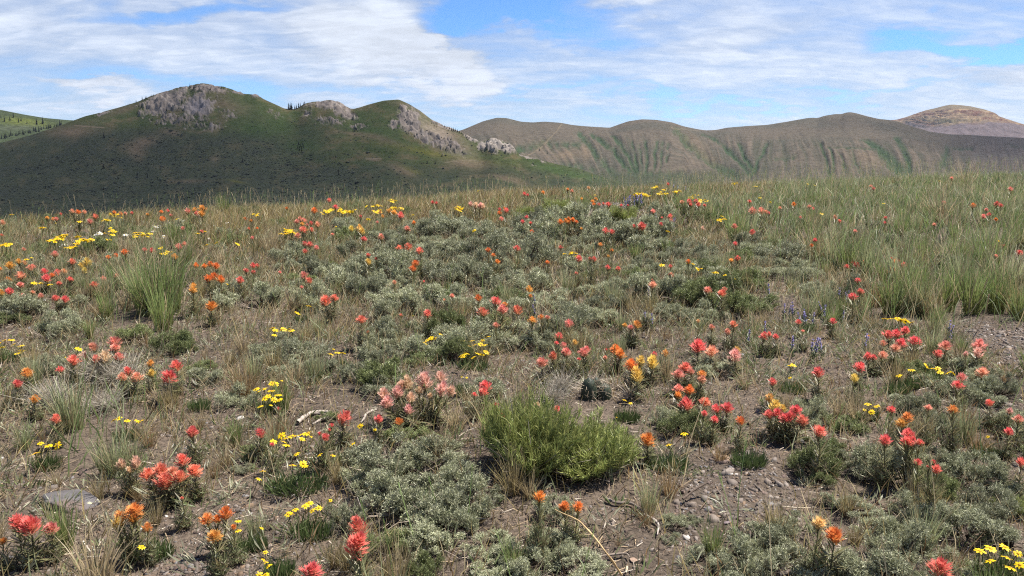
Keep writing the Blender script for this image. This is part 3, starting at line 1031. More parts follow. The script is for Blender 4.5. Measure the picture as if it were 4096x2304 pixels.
# ------------------------------------------------------------------ plant kinds (each built once, in several forms)
def unit(v):
    return v / np.maximum(np.linalg.norm(v, axis=-1, keepdims=True), 1e-9)


def sage_geo(seed, green=False, n_ros=1250, leaves=9):
    """low sagebrush about 1 wide: lobes of small grey leaves in rosettes on dark crooked twigs"""
    r = np.random.default_rng(seed)
    nl = r.integers(12, 19)
    ang = r.uniform(0, 2 * np.pi, nl)
    rad = np.sqrt(r.uniform(0, 1, nl)) * 0.44
    lc = np.stack([np.cos(ang) * rad, np.sin(ang) * rad, r.uniform(0.09, 0.40, nl) * (1.15 - rad)], -1)
    lr = r.uniform(0.06, 0.16, nl)
    which = r.choice(nl, n_ros, p=lr ** 2 / (lr ** 2).sum())
    d = unit(r.normal(size=(n_ros, 3)) + [0, 0, 0.6])
    depth = 1.12 - 0.75 * r.random(n_ros) ** 1.3 + 0.45 * (r.random(n_ros) < 0.07)
    P = lc[which] + d * (lr[which] * depth)[:, None] * [1, 1, 0.8]
    P[:, 2] = np.maximum(P[:, 2], 0.05 + 0.05 * r.random(n_ros))
    up = unit(d * 0.6 + [0, 0, 0.9] + r.normal(0, 0.25, (n_ros, 3)))
    L = Geo()
    m = n_ros * leaves
    U = np.repeat(up, leaves, 0)
    D = unit(U * 0.8 + r.normal(0, 0.62, (m, 3)))
    PP = np.repeat(P, leaves, 0) + r.normal(0, 0.010, (m, 3)) + U * r.uniform(-0.045, 0.0, (m, 1))
    tone = np.repeat(r.uniform(0.55, 1.30, n_ros), leaves) * r.uniform(0.6, 1.35, m)
    a, b = (np.array([0.260, 0.285, 0.120]), np.array([0.175, 0.205, 0.075])) if green else (np.array([0.450, 0.445, 0.300]), np.array([0.265, 0.280, 0.150]))
    mixk = np.repeat(r.random(n_ros), leaves)[:, None]
    K = (a * mixk + b * (1 - mixk)) * tone[:, None]
    L.strips(PP, D, r.uniform(0.022, 0.040, m), r.uniform(0.008, 0.013, m), K, 1, shape='wedge')
    W = Geo()
    for i in range(nl):
        mid = lc[i] * [0.5, 0.5, 0.35] + r.normal(0, 0.03, 3)
        W.tube([(0, 0, -0.03), mid, lc[i] * [1, 1, 0.8]], [0.022, 0.014, 0.007], np.array([0.060, 0.045, 0.036]) * r.uniform(0.6, 1.4), 4)
    pick = r.choice(n_ros, 200)
    S = lc[which[pick]] * [1, 1, 0.6]
    W.strips(S, P[pick] - S, np.linalg.norm(P[pick] - S, axis=1), 0.007, np.array([0.115, 0.090, 0.072]) * r.uniform(0.5, 1.6, (200, 1)), 2, bend=r.normal(0, 0.25, (200, 3)), shape='stick')
    k = 110
    a2 = r.uniform(0, 2 * np.pi, k)
    W.strips(np.stack([np.cos(a2) * 0.25, np.sin(a2) * 0.25, 0.02 + 0 * a2], -1), np.stack([np.cos(a2), np.sin(a2), r.uniform(-0.05, 0.7, k)], -1), r.uniform(0.12, 0.34, k), 0.008,
             np.array([0.27, 0.22, 0.175]) * r.uniform(0.4, 1.5, (k, 1)), 3, bend=r.normal(0, 0.35, (k, 3)), shape='stick')
    return L, W


SAGE = [sage_geo(100 + i) for i in range(7)] + [sage_geo(130 + i, True) for i in range(3)]
SAGE_ME = [(l.mesh("sage_foliage", M_SAGE), w.mesh("sage_twigs", M_WOOD)) for l, w in SAGE]
SAGE_FAR = [sage_geo(160 + i, i == 2, 420, 8) for i in range(3)]


def shrub_geo(seed):
    """bright green rabbitbrush about 1 wide: many upright stems with thin twisted leaves"""
    r = np.random.default_rng(seed)
    ns = 420
    ang = r.uniform(0, 2 * np.pi, ns)
    rad = np.sqrt(r.random(ns)) * 0.36
    B = np.stack([np.cos(ang) * rad * 0.55, np.sin(ang) * rad * 0.55, 0 * ang], -1)
    top = np.stack([np.cos(ang) * rad * 1.35, np.sin(ang) * rad * 1.35, (0.50 - 0.9 * rad ** 2) * r.uniform(0.55, 1.12, ns) * (0.82 + 0.36 * np.sin(ang * 3 + seed) * np.clip(rad * 3, 0, 1))], -1)
    S, L, DT = Geo(), Geo(), Geo()
    S.strips(B, top - B, np.linalg.norm(top - B, axis=1), 0.006, np.array([0.14, 0.17, 0.06]) * r.uniform(0.6, 1.3, (ns, 1)), 3, bend=np.array([0, 0, 0.12]) + r.normal(0, 0.08, (ns, 3)), shape='stick')
    nl = 30
    t = r.uniform(0.42, 1.0, (ns, nl))
    P = (B[:, None] + (top - B)[:, None] * t[..., None] + np.array([0, 0, 0.12 * 0.4]) * (t ** 2)[..., None] * 0.6).reshape(-1, 3)
    m = len(P)
    ax = np.repeat(unit(top - B), nl, 0)
    D = unit(ax * 0.9 + r.normal(0, 0.45, (m, 3)) + [0, 0, 0.5])
    tone = np.repeat(r.uniform(0.7, 1.25, ns), nl) * r.uniform(0.75, 1.25, m)
    c = np.array([0.245, 0.315, 0.095])[None] * (1 - 0.35 * r.random((m, 1)) * [0.2, 0.6, 0.3])
    L.strips(P, D, r.uniform(0.05, 0.085, m), r.uniform(0.006, 0.010, m), c * tone[:, None], 2, bend=r.normal(0, 0.3, (m, 3)), shape='leaf', col2=c * tone[:, None] * [1.35, 1.18, 1.2])
    k = 130
    a2 = r.uniform(0, 2 * np.pi, k)
    DT.strips(np.stack([np.cos(a2) * 0.1, np.sin(a2) * 0.1, 0 * a2], -1), np.stack([np.cos(a2) * 0.9, np.sin(a2) * 0.9, r.uniform(0.2, 1.4, k)], -1), r.uniform(0.2, 0.48, k), 0.008,
              np.array([0.34, 0.29, 0.25]) * r.uniform(0.4, 1.2, (k, 1)), 3, bend=r.normal(0, 0.2, (k, 3)), shape='stick')
    return L, S, DT


def tuft_geo(kind, seed, n=None):
    """a tuft of grass 1 high"""
    r = np.random.default_rng(seed)
    spec = {'green': (135, 0.12, 0.27, (0.240, 0.245, 0.085), (0.190, 0.270, 0.085), 0.16, 0.013), 'grey': (125, 0.13, 0.30, (0.210, 0.225, 0.095), (0.350, 0.385, 0.205), 0.28, 0.013),
            'gold': (90, 0.13, 0.42, (0.250, 0.190, 0.090), (0.310, 0.255, 0.110), 0.6, 0.014), 'straw': (80, 0.14, 0.60, (0.290, 0.220, 0.125), (0.430, 0.345, 0.205), 0.85, 0.015),
            'rust': (110, 0.13, 0.55, (0.230, 0.135, 0.060), (0.310, 0.205, 0.095), 0.6, 0.011)}[kind]
    cnt, br, spread, c0, c1, dry, w = spec
    cnt = n or cnt
    a = r.uniform(0, 2 * np.pi, cnt)
    q = np.sqrt(r.random(cnt))
    P = np.stack([np.cos(a) * q * br, np.sin(a) * q * br, -0.03 + 0 * a], -1)
    lean = r.uniform(0.1, 1, cnt) * spread * (0.4 + 0.6 * q)
    a2 = a + r.normal(0, 0.7, cnt)
    D = np.stack([np.cos(a2) * lean, np.sin(a2) * lean, 1 + 0 * a], -1)
    bend = np.stack([np.cos(a2) * lean * 0.7, np.sin(a2) * lean * 0.7, -0.25 * lean], -1) + r.normal(0, 0.08, (cnt, 3))
    L = r.uniform(0.45, 0.95, cnt)
    isdry = (r.random(cnt) < dry)[:, None]
    tone = r.uniform(0.65, 1.3, (cnt, 1))
    straw = np.array([0.400, 0.315, 0.180])
    K0 = np.where(isdry & (r.random((cnt, 1)) < 0.6), straw * 0.75, np.array(c0)) * tone
    K1 = np.where(isdry & (r.random((cnt, 1)) < 0.6), straw, np.array(c1)) * tone
    B = Geo()
    B.strips(P, D, L, w * r.uniform(0.6, 1.3, cnt), K0, 4, bend, shape='blade', col2=K1)
    S = Geo()
    k = {'green': 12, 'grey': 16, 'gold': 20, 'straw': 10, 'rust': 6}[kind]
    a = r.uniform(0, 2 * np.pi, k)
    P = np.stack([np.cos(a) * br * 0.6, np.sin(a) * br * 0.6, 0 * a], -1)
    D = unit(np.stack([np.cos(a) * 0.16, np.sin(a) * 0.16, 1 + 0 * a], -1) + r.normal(0, 0.09, (k, 3)))
    bend = r.normal(0, 0.10, (k, 3)) * [1, 1, 0.2]
    LL = r.uniform(0.75, 1.1, k)
    ks = np.array([0.330, 0.265, 0.150]) * r.uniform(0.7, 1.25, (k, 1))
    S.strips(P, D, LL, 0.0055, ks, 4, bend, shape='stick')
    tip = P + D * (LL * 0.82)[:, None] + bend * (LL * 0.82 ** 2)[:, None]
    for j in range(5):
        S.strips(tip + D * (0.03 * j * LL)[:, None], D + r.normal(0, 0.28, (k, 3)), 0.055 * LL, 0.011, ks * 1.05, 1, shape='leaf')
    return B, S


TUFT = {k: [tuft_geo(k, 200 + 10 * i + j) for j in range(4)] for i, k in enumerate(('green', 'grey', 'gold', 'straw', 'rust'))}
TUFT_ME = {k: [(b.mesh("grass_blades", M_GRASS), s.mesh("seed_stalks", M_STRAW)) for b, s in v] for k, v in TUFT.items()}


def head_mesh(seed, tall=1.0):
    """a paintbrush flower head 1 wide: bracts fanning up and out of a short spike"""
    r = np.random.default_rng(seed)
    g = Geo()
    n = int(78 * (0.6 + 0.4 * tall))
    h = np.linspace(0, 1, n) ** 0.9
    a = np.arange(n) * 2.39996 + r.normal(0, 0.2, n)
    out = np.interp(h, [0, 0.5, 1], [1.25, 0.85, 0.15]) * r.uniform(0.75, 1.25, n)
    P = np.stack([np.cos(a) * 0.05, np.sin(a) * 0.05, -0.36 * tall + h * 0.50 * tall], -1)
    D = np.stack([np.cos(a) * out, np.sin(a) * out, 0.75 + 0.45 * h], -1)
    L = np.interp(h, [0, 0.3, 1], [0.46, 0.58, 0.40]) * r.uniform(0.70, 1.2, n)
    bend = np.stack([np.cos(a), np.sin(a), -0.1 + 0 * a], -1) * (0.16 * r.uniform(0.2, 1.5, n))[:, None] * (1 - 0.6 * h)[:, None]
    tipk = np.interp(h, [0, 0.25, 1], [0.55, 1.0, 1.0])
    tone = r.uniform(0.80, 1.12, n)
    side = np.stack([-np.sin(a), np.cos(a), 0.25 * r.normal(size=n)], -1)
    K0 = np.stack([np.clip(0.15 + 0 * h, 0, 1), tone, tone], -1)
    K1 = np.stack([tipk, tone, tone], -1)
    g.strips(P, D, L, 0.082 * r.uniform(0.7, 1.35, n), K0, 3, bend, side, 'leaf', K1)
    # side lobes of each bract
    mid = P + D / np.linalg.norm(D, axis=1, keepdims=True) * (L * 0.5)[:, None] + bend * (L * 0.25)[:, None]
    for sg in (-1, 1):
        g.strips(mid, unit(D) + side * 0.42 * sg, L * 0.46, 0.045, K1 * [0.85, 1, 1], 2, bend, side, 'leaf', K1)
    return g.mesh("paintbrush_head", M_BRACT)


HEADS = [head_mesh(300 + i) for i in range(6)]
HEADS_TALL = [head_mesh(320 + i, 1.7) for i in range(2)]


def stem_mesh(seed):
    """leafy stem 1 high"""
    r = np.random.default_rng(seed)
    g = Geo()
    g.tube([(0, 0, -0.04), (r.normal(0, .02), r.normal(0, .02), 0.5), (0, 0, 1.0)], [0.018, 0.015, 0.013], [(0.11, 0.075, 0.05), (0.12, 0.095, 0.055), (0.13, 0.13, 0.06)], 4)
    n = 60
    h = r.uniform(0.06, 0.98, n)
    a = r.uniform(0, 2 * np.pi, n)
    D = np.stack([np.cos(a), np.sin(a), r.uniform(0.25, 1.1, n)], -1)
    c = np.array([0.165, 0.170, 0.080]) * r.uniform(0.65, 1.35, (n, 1)) + np.array([0.06, 0.0, 0.0]) * r.random((n, 1)) ** 2
    g.strips(np.stack([0 * h, 0 * h, h], -1), D, r.uniform(0.22, 0.46, n), 0.044, c, 2, np.stack([np.cos(a), np.sin(a), 0.4 + 0 * a], -1) * 0.15, np.stack([-np.sin(a), np.cos(a), 0 * a], -1), 'leaf')
    return g.mesh("paintbrush_stem", M_LEAF)


STEMS = [stem_mesh(340 + i) for i in range(4)]


def clump_mesh(seed):
    """the leafy foot of a paintbrush, 1 wide and 1 high: many short side shoots with narrow leaves"""
    r = np.random.default_rng(seed)
    g = Geo()
    ns = 26
    a = r.uniform(0, 2 * np.pi, ns)
    q = np.sqrt(r.random(ns)) * 0.5
    top = np.stack([np.cos(a) * q, np.sin(a) * q, r.uniform(0.45, 1.0, ns) * (1 - 0.5 * q)], -1)
    foot = top * [0.35, 0.35, 0] + [0, 0, -0.04]
    g.strips(foot, top - foot, np.linalg.norm(top - foot, axis=1), 0.014, np.array([0.14, 0.105, 0.065]) * r.uniform(0.7, 1.3, (ns, 1)), 2, shape='stick')
    nl = 15
    t = r.uniform(0.15, 1.0, (ns, nl))
    P = (foot[:, None] + (top - foot)[:, None] * t[..., None]).reshape(-1, 3)
    m = len(P)
    b = r.uniform(0, 2 * np.pi, m)
    D = np.stack([np.cos(b), np.sin(b), r.uniform(0.2, 1.3, m)], -1)
    tone = np.repeat(r.uniform(0.75, 1.2, ns), nl)[:, None] * r.uniform(0.75, 1.25, (m, 1))
    K = np.where(r.random((m, 1)) < 0.7, [0.185, 0.200, 0.095], [0.200, 0.155, 0.095]) * tone
    g.strips(P, D, r.uniform(0.13, 0.26, m), 0.034, K, 2, r.normal(0, 0.15, (m, 3)), shape='leaf')
    return g.mesh("leafy_clump", M_LEAF)


CLUMPS = [clump_mesh(350 + i) for i in range(4)]


def daisy_meshes(seed, petal, disc, n=9, w=0.2):
    """a daisy 1 wide on a stalk 2.6 long that hangs below it; the disc is a sub-part"""
    r = np.random.default_rng(seed)
    g = Geo()
    g.tube([(r.normal(0, .25), r.normal(0, .25), -3.4), (r.normal(0, .1), r.normal(0, .1), -1.7), (0, 0, -0.06)], [0.045, 0.045, 0.055], (0.13, 0.15, 0.055), 4)
    a = np.arange(n) / n * 2 * np.pi + r.normal(0, 0.12, n)
    D = np.stack([np.cos(a), np.sin(a), r.uniform(-0.05, 0.22, n)], -1)
    k = r.uniform(0.85, 1.1, (n, 1))
    g.strips(D * 0.11, D, r.uniform(0.34, 0.42, n), w, np.array(petal) * k, 3, np.stack([0 * a, 0 * a, -0.25 + 0 * a], -1), np.stack([-np.sin(a), np.cos(a), r.normal(0, 0.15, n)], -1), 'leaf')
    # green cup under the petals
    g.tube([(0, 0, -0.16), (0, 0, -0.02)], [0.05, 0.13], (0.15, 0.16, 0.05), 7)
    d = Geo()
    b = np.arange(9) / 9 * 2 * np.pi
    ring = lambda rr, z: np.stack([np.cos(b) * rr, np.sin(b) * rr, z + 0 * b], -1)
    V = np.concatenate([ring(0.16, -0.02), ring(0.15, 0.05), ring(0.08, 0.10), [[0, 0, 0.11]]])
    Q = [(k * 9 + i, k * 9 + (i + 1) % 9, (k + 1) * 9 + (i + 1) % 9, (k + 1) * 9 + i) for k in range(2) for i in range(9)]
    T = [(18 + i, 18 + (i + 1) % 9, 27) for i in range(9)]
    d.add(V, Q, T, np.array(disc))
    return g.mesh("daisy", M_PETAL), d.mesh("daisy_disc", M_PETAL)


YELLOW = [daisy_meshes(360 + i, (0.80, 0.56, 0.010), (0.66, 0.33, 0.012), 8 + i % 3, 0.20) for i in range(4)]
WHITE = [daisy_meshes(370 + i, (0.78, 0.78, 0.74), (0.70, 0.50, 0.05), 14, 0.13) for i in range(2)]


def cushion_geo(seed, n=420, dry=0.18):
    """a mat of upright narrow leaves about 1 wide with a skirt of bleached dead ones"""
    r = np.random.default_rng(seed)
    a = r.uniform(0, 2 * np.pi, n)
    q = np.sqrt(r.random(n)) * 0.46
    P = np.stack([np.cos(a) * q, np.sin(a) * q, -0.02 + 0 * a], -1)
    lean = 0.15 + q * 1.0
    D = np.stack([np.cos(a) * lean, np.sin(a) * lean, 1 + 0 * a], -1) + r.normal(0, 0.22, (n, 3))
    k = r.uniform(0.65, 1.3, (n, 1))
    g = Geo()
    g.strips(P, D, r.uniform(0.16, 0.31, n), r.uniform(0.020, 0.034, n), np.array([0.085, 0.115, 0.042]) * k, 2, r.normal(0, 0.2, (n, 3)), shape='leaf', col2=np.array([0.100, 0.140, 0.048]) * k)
    d = Geo()
    m = int(n * dry)
    a = r.uniform(0, 2 * np.pi, m)
    q = r.uniform(0.15, 0.52, m)
    d.strips(np.stack([np.cos(a) * q, np.sin(a) * q, 0.015 + 0 * a], -1), np.stack([np.cos(a), np.sin(a), r.uniform(-0.1, 0.7, m)], -1) + r.normal(0, 0.5, (m, 3)) * [1, 1, 0.2], r.uniform(0.08, 0.2, m), 0.014,
             np.array([0.42, 0.38, 0.33]) * r.uniform(0.5, 1.2, (m, 1)), 2, r.normal(0, 0.3, (m, 3)), shape='stick')
    return g, d


CUSH = [cushion_geo(380 + i) for i in range(4)]
CUSH_ME = [(a.mesh("leaf_mat", M_LEAF), b.mesh("dead_leaves", M_STRAW)) for a, b in CUSH]


def spike_meshes(seed):
    """a purple flower spike 1 high"""
    r = np.random.default_rng(seed)
    s, f = Geo(), Geo()
    s.tube([(0, 0, -0.05), (r.normal(0, .03), r.normal(0, .03), 0.5), (0, 0, 1)], [0.022, 0.018, 0.010], (0.10, 0.12, 0.06), 4)
    n = 22
    a = r.uniform(0, 2 * np.pi, n)
    h = r.uniform(0.02, 0.55, n)
    s.strips(np.stack([0 * h, 0 * h, h], -1), np.stack([np.cos(a), np.sin(a), 0.9 + 0 * a], -1), r.uniform(0.15, 0.32, n), 0.05, np.array([0.085, 0.120, 0.050]) * r.uniform(0.7, 1.3, (n, 1)), 2, shape='leaf')
    n = 44
    a = r.uniform(0, 2 * np.pi, n)
    h = r.uniform(0.45, 1.0, n)
    f.strips(np.stack([0 * h, 0 * h, h], -1), np.stack([np.cos(a), np.sin(a), 0.35 + 0 * a], -1), r.uniform(0.04, 0.09, n) * (1.3 - 0.6 * h), 0.065, np.array([0.42, 0.36, 0.64]) * r.uniform(0.7, 1.3, (n, 1)), 2, shape='leaf')
    return s.mesh("spike_stem", M_LEAF), f.mesh("spike_flowers", M_PETAL)


SPIKE = [spike_meshes(390 + i) for i in range(3)]

# colours of the flower heads
HUE = {'R': ((0.84, 0.170, 0.165), "crimson-red"), 'r': ((0.86, 0.235, 0.175), "coral-red"), 'c': ((0.87, 0.355, 0.270), "coral-pink"), 'p': ((0.86, 0.530, 0.410), "salmon-pink"),
       'O': ((0.84, 0.260, 0.070), "red-orange"), 'o': ((0.86, 0.390, 0.110), "light-orange"), 'y': ((0.86, 0.560, 0.160), "yellow-orange"), 'w': ((0.86, 0.740, 0.450), "cream"),
       'k': ((0.86, 0.510, 0.250), "pale-peach")}
NUM = {1: "one head", 2: "two heads", 3: "three heads", 4: "four heads", 5: "five heads", 6: "six heads", 7: "seven heads", 8: "eight heads", 9: "nine heads", 10: "ten heads"}
CROP = {'A1': (0, 1100, 2.415), 'A2': (1024, 1100, 2.415), 'A3': (2048, 1100, 2.415), 'A4': (3072, 1100, 2.415), 'A5': (0, 1700, 2.4), 'A6': (1024, 1700, 2.4), 'A7': (2048, 1700, 2.4),
        'A8': (3072, 1700, 2.4), 'B5': (0, 700, 2.516), 'B6': (1024, 700, 2.516), 'B7': (2048, 700, 2.516), 'B8': (3072, 650, 2.415)}


def to_px(crop, x, y):
    x0, y0, s = CROP[crop]
    return x0 + x / s, y0 + y / s


# each line: the heads of one plant as x y width colour, measured on enlarged views of the photograph
PAINT = {
'A1': """200 20 90 c,195 95 65 c|75 65 70 o|15 175 60 o|92 160 75 R|450 35 85 R|677 50 60 R|568 90 50 r|315 160 45 c|222 205 60 c|397 200 60 c|540 235 70 R,630 240 75 R|910 95 70 r|1000 40 50 c
|1125 15 45 c|1445 190 55 k|1865 160 80 o,1870 110 60 o|2015 45 85 O,2075 20 90 O,2135 50 80 O|2320 55 80 R|2040 305 105 O|1110 660 120 c,1115 720 90 c|905 710 90 c,930 820 80 c,1010 800 110 p
|1150 795 95 c|810 800 90 p|710 830 115 r|262 950 105 o|580 920 75 R|170 1055 95 R|1235 930 95 r,1185 1000 90 c,1325 1000 100 c|1450 870 75 o,1465 965 70 y|1710 890 120 R,1635 980 140 R
|335 1220 95 o|540 1400 95 r""",
'A2': """470 15 80 c,520 70 70 r,440 125 35 c|675 250 110 r,758 220 75 r|1018 435 90 r|1080 535 30 r|1338 68 45 c|1620 72 28 R|1895 205 48 c|1820 250 25 c|2152 218 78 O
|2318 258 100 R,2195 355 100 r,2380 340 100 c,2405 300 60 o|1655 385 90 r|1400 390 35 r|2320 485 60 c
|1790 990 118 p,1465 1055 130 p,1405 1080 95 p,1630 1050 148 p,1795 1125 130 p,1880 1140 92 p,1360 1145 120 p,1240 1165 118 p,1265 1245 122 p,1495 1195 90 p,1575 1120 75 p,1480 1305 98 p,1680 1165 55 p
|2220 1080 118 R,2200 1145 90 R|2110 1175 50 R|2320 1245 55 R,2345 1300 40 R,2370 1345 65 R|1380 1415 85 O|1185 1405 90 R|845 1405 142 R|220 1290 35 R""",
'A3': """168 145 68 o,178 205 35 o|55 360 95 r|195 440 82 o|280 402 62 o,345 408 52 c|1360 100 78 c,1355 45 25 c|1895 160 78 c|2030 185 85 r,2055 150 55 c|552 490 85 c|450 612 82 R,430 668 42 R
|497 700 70 c,525 765 92 c|395 795 88 r|290 855 118 c|690 765 108 c,725 735 72 c|648 830 35 R|1090 490 50 o,1150 510 62 c,1210 485 82 o|1000 730 112 O,1050 765 105 O|1160 870 118 O
|1240 830 88 y,1360 850 112 y|1210 980 122 y|1800 690 138 R|1925 745 122 c|2155 785 112 p,2170 735 72 y|1930 505 62 c|2140 480 82 r|2080 560 68 c|2440 600 82 R
|1670 910 122 r,1605 970 108 c,1730 945 72 c|1830 965 82 o,1830 1010 82 c|1610 1095 98 c,1715 1110 102 O,1600 1155 78 O|1684 1260 135 R|1865 1250 102 r|1975 1310 88 R,2080 1295 112 R|1855 1365 60 R
|1955 1420 80 R|2215 1420 102 O|1375 760 58 R|240 1255 76 w,140 1300 60 p|430 1305 72 R|1800 460 38 k|910 710 30 R,900 795 40 c|610 665 62 y|1485 770 72 y""",
'A4': """870 48 56 R|895 165 66 R,820 205 86 R|295 455 56 R|630 440 66 R|335 550 36 c|76 605 62 R|10 580 50 R|1160 580 96 R,1240 580 96 R,1325 540 82 R,1285 650 98 R|1410 645 112 R
|1115 670 62 c,1230 725 98 c|965 800 80 R,1020 800 60 R,1105 770 84 c|880 885 106 R|485 965 122 R|1715 680 102 c|2035 690 132 c,2030 760 90 p|1640 770 82 R|1910 765 46 p|2070 955 128 c
|1870 985 86 c|1830 1090 106 R|45 1050 78 R|970 590 32 o|835 1000 82 y|15 1200 85 y,70 1285 122 y,150 1310 70 y|15 1345 95 R,100 1345 98 R,265 1335 118 R,170 1410 112 R,225 1385 92 R,330 1435 112 r
|1190 1300 82 R|1550 1290 72 c|1790 1310 102 o|1345 1385 112 o,1290 1440 100 o|2145 1235 82 R|2335 1310 62 p|2420 1385 92 c""",
'A5': """1850 100 118 R|1165 385 85 p,1310 350 112 p,1240 415 60 p|1415 480 145 r,1545 450 155 r,1670 455 115 c,1730 515 115 r,1590 560 175 r|1755 345 132 r|1865 455 142 r|170 950 168 R,300 995 195 R
|490 1000 138 c|30 1120 72 o|1160 855 112 o,1290 820 155 o,1130 925 110 y,1280 880 92 o|1415 970 98 o|1985 890 115 o,2085 885 92 O,2170 825 140 O|2065 1100 128 o|2245 1005 62 O|1745 680 36 r""",
'A6': """45 85 95 R|155 205 42 R|725 12 46 R,705 62 32 R|615 100 42 R,668 140 76 R|980 960 170 r|970 1160 200 r|530 1405 185 R""",
'A7': """265 700 118 O|500 770 108 O,630 780 108 O|1300 130 132 O""",
'A8': """490 70 122 r|1120 175 118 R|1350 95 118 R,1335 190 118 R,1385 155 72 R,1455 185 72 R|1440 345 76 R|1590 365 46 R,1615 445 92 R,1535 400 26 R|2310 65 82 R|2430 350 92 R|490 935 138 k
|640 1050 195 O|1650 1385 205 R""",
'B5': """615 385 36 r,570 450 50 c,540 440 45 o|475 430 46 o|730 375 60 c,790 375 60 O,850 375 50 c|905 470 60 c,960 420 70 r|1150 385 50 O,1215 390 50 o,1260 385 40 c|1330 380 36 r|1620 370 40 O
|1690 360 36 R|1635 450 72 O|1720 415 40 c|1485 400 36 o|1890 370 72 c,1985 390 60 R,1960 350 60 o|2040 345 90 o,2030 390 80 o|30 485 62 c|15 600 36 r|240 745 42 c|550 800 72 c|330 930 72 c,300 945 72 c
|100 920 102 o|5 950 40 o|450 975 76 R,580 985 76 R|520 1000 62 O|645 970 62 k|730 875 82 r|1090 825 52 O,1165 810 62 O|1255 785 82 O|1455 750 52 R,1530 750 66 R|1760 830 72 o
|1855 695 52 c,1800 730 72 c|2030 575 42 R|1840 540 42 c|2470 440 42 O,2530 470 36 O|2505 540 36 r|2540 630 42 c|880 880 92 y,820 920 62 y,850 960 62 y
|1975 910 62 O,2060 915 62 O,2115 895 72 O,2175 915 82 O|2475 960 62 R,2550 925 72 R,2550 985 52 R|190 870 62 o,250 890 52 k""",
'B6': """735 260 56 R|310 340 36 O|800 330 56 R|590 365 72 O|445 440 62 c,410 470 52 c,480 465 62 c,465 490 52 o|555 480 52 R,620 500 62 c,515 495 42 c|470 565 92 r,420 610 72 c,500 545 60 o,560 555 52 r
|490 690 62 R,540 700 72 r,495 765 62 R,610 730 62 c|1340 365 62 o,1390 385 62 o|1275 415 42 o,1250 375 42 o|1455 410 76 R|1050 415 36 R|965 540 62 y|1045 545 82 y,1070 580 72 y|1085 645 62 R
|1260 630 72 c|1590 485 52 O|1520 540 72 c|1780 280 46 R,1815 285 36 R|2160 300 52 p,2210 310 62 p,2255 310 62 p,2285 315 52 p|2450 345 42 R,2500 330 36 O,2520 355 62 R|2450 385 52 O|2470 450 52 c
|1440 745 78 r,1535 740 98 r|1650 765 88 r|1605 885 86 O,1580 950 76 O|1130 810 52 R|1210 845 42 R|1135 880 66 y|2335 760 66 O,2390 810 50 O|2430 885 62 O|15 920 52 r|240 980 36 c|770 600 36 c
|1220 475 32 c|10 535 32 O""",
'B7': """125 195 46 R,160 205 36 R|312 185 46 O|815 270 52 o,845 240 42 o,825 290 42 O|875 300 42 R,920 292 36 R|970 305 66 R|1100 300 36 R|1168 305 32 R|1710 270 52 c,1785 275 66 R,1800 300 46 R
|1850 265 52 R,1875 300 52 R|1938 300 42 R|2390 270 46 R|2425 370 92 c|2510 370 82 c,2560 375 50 c|1570 92 36 R|1420 370 62 c|1590 430 66 R,1600 455 52 R|1510 430 32 R|1500 500 46 R
|148 430 46 R,110 468 46 R,190 478 42 R|395 473 52 O|490 478 66 O,545 468 56 O,570 435 46 O,610 455 56 O|650 470 46 O,570 480 50 O|200 570 52 O|945 570 76 R,1005 580 62 R|1230 518 42 R
|1310 530 102 R|700 545 36 o|890 705 56 o|50 740 82 R|490 735 52 R|672 845 76 R|355 885 56 O|785 845 42 R,830 850 62 R|1005 762 42 O|965 940 62 R|1068 955 62 R|1595 915 46 R|1775 865 52 O
|1598 1015 62 c|2270 835 66 R,2205 865 56 o|2250 690 52 R|2240 515 62 c|2418 580 66 R|1920 545 46 p|645 1005 42 R|970 825 36 o|605 170 40 c|770 130 40 k|700 240 36 o|560 140 36 o""",
'B8': """760 1010 62 R|825 970 62 R,860 1000 66 R,920 965 66 c|1190 940 52 R,1240 965 76 O,1310 995 62 R,1195 1055 92 O|455 755 52 R,420 805 42 O|840 670 42 c|650 535 52 c,690 565 46 R
|1135 545 36 R,1130 580 32 R|400 430 46 c,440 445 36 c|250 405 52 O|115 440 36 c|1020 250 36 R,995 230 32 c|1980 420 62 O|2210 405 62 R,2250 420 42 R|2137 500 46 R|2080 525 52 c,2110 460 42 c|2200 560 42 O
|2430 880 66 R|2250 815 52 c,2280 820 46 c|2200 910 42 c|1605 605 42 c|1695 395 42 c|1775 155 42 c|310 535 36 c|2340 265 52 c|5 490 36 R""",
}

PLANT_SPOTS = []        # places (ground x, y, radius) that shrubs keep clear of


def size_word(w_px):
    return "large" if w_px > 60 else "mid-sized" if w_px > 32 else "small" if w_px > 18 else "tiny"


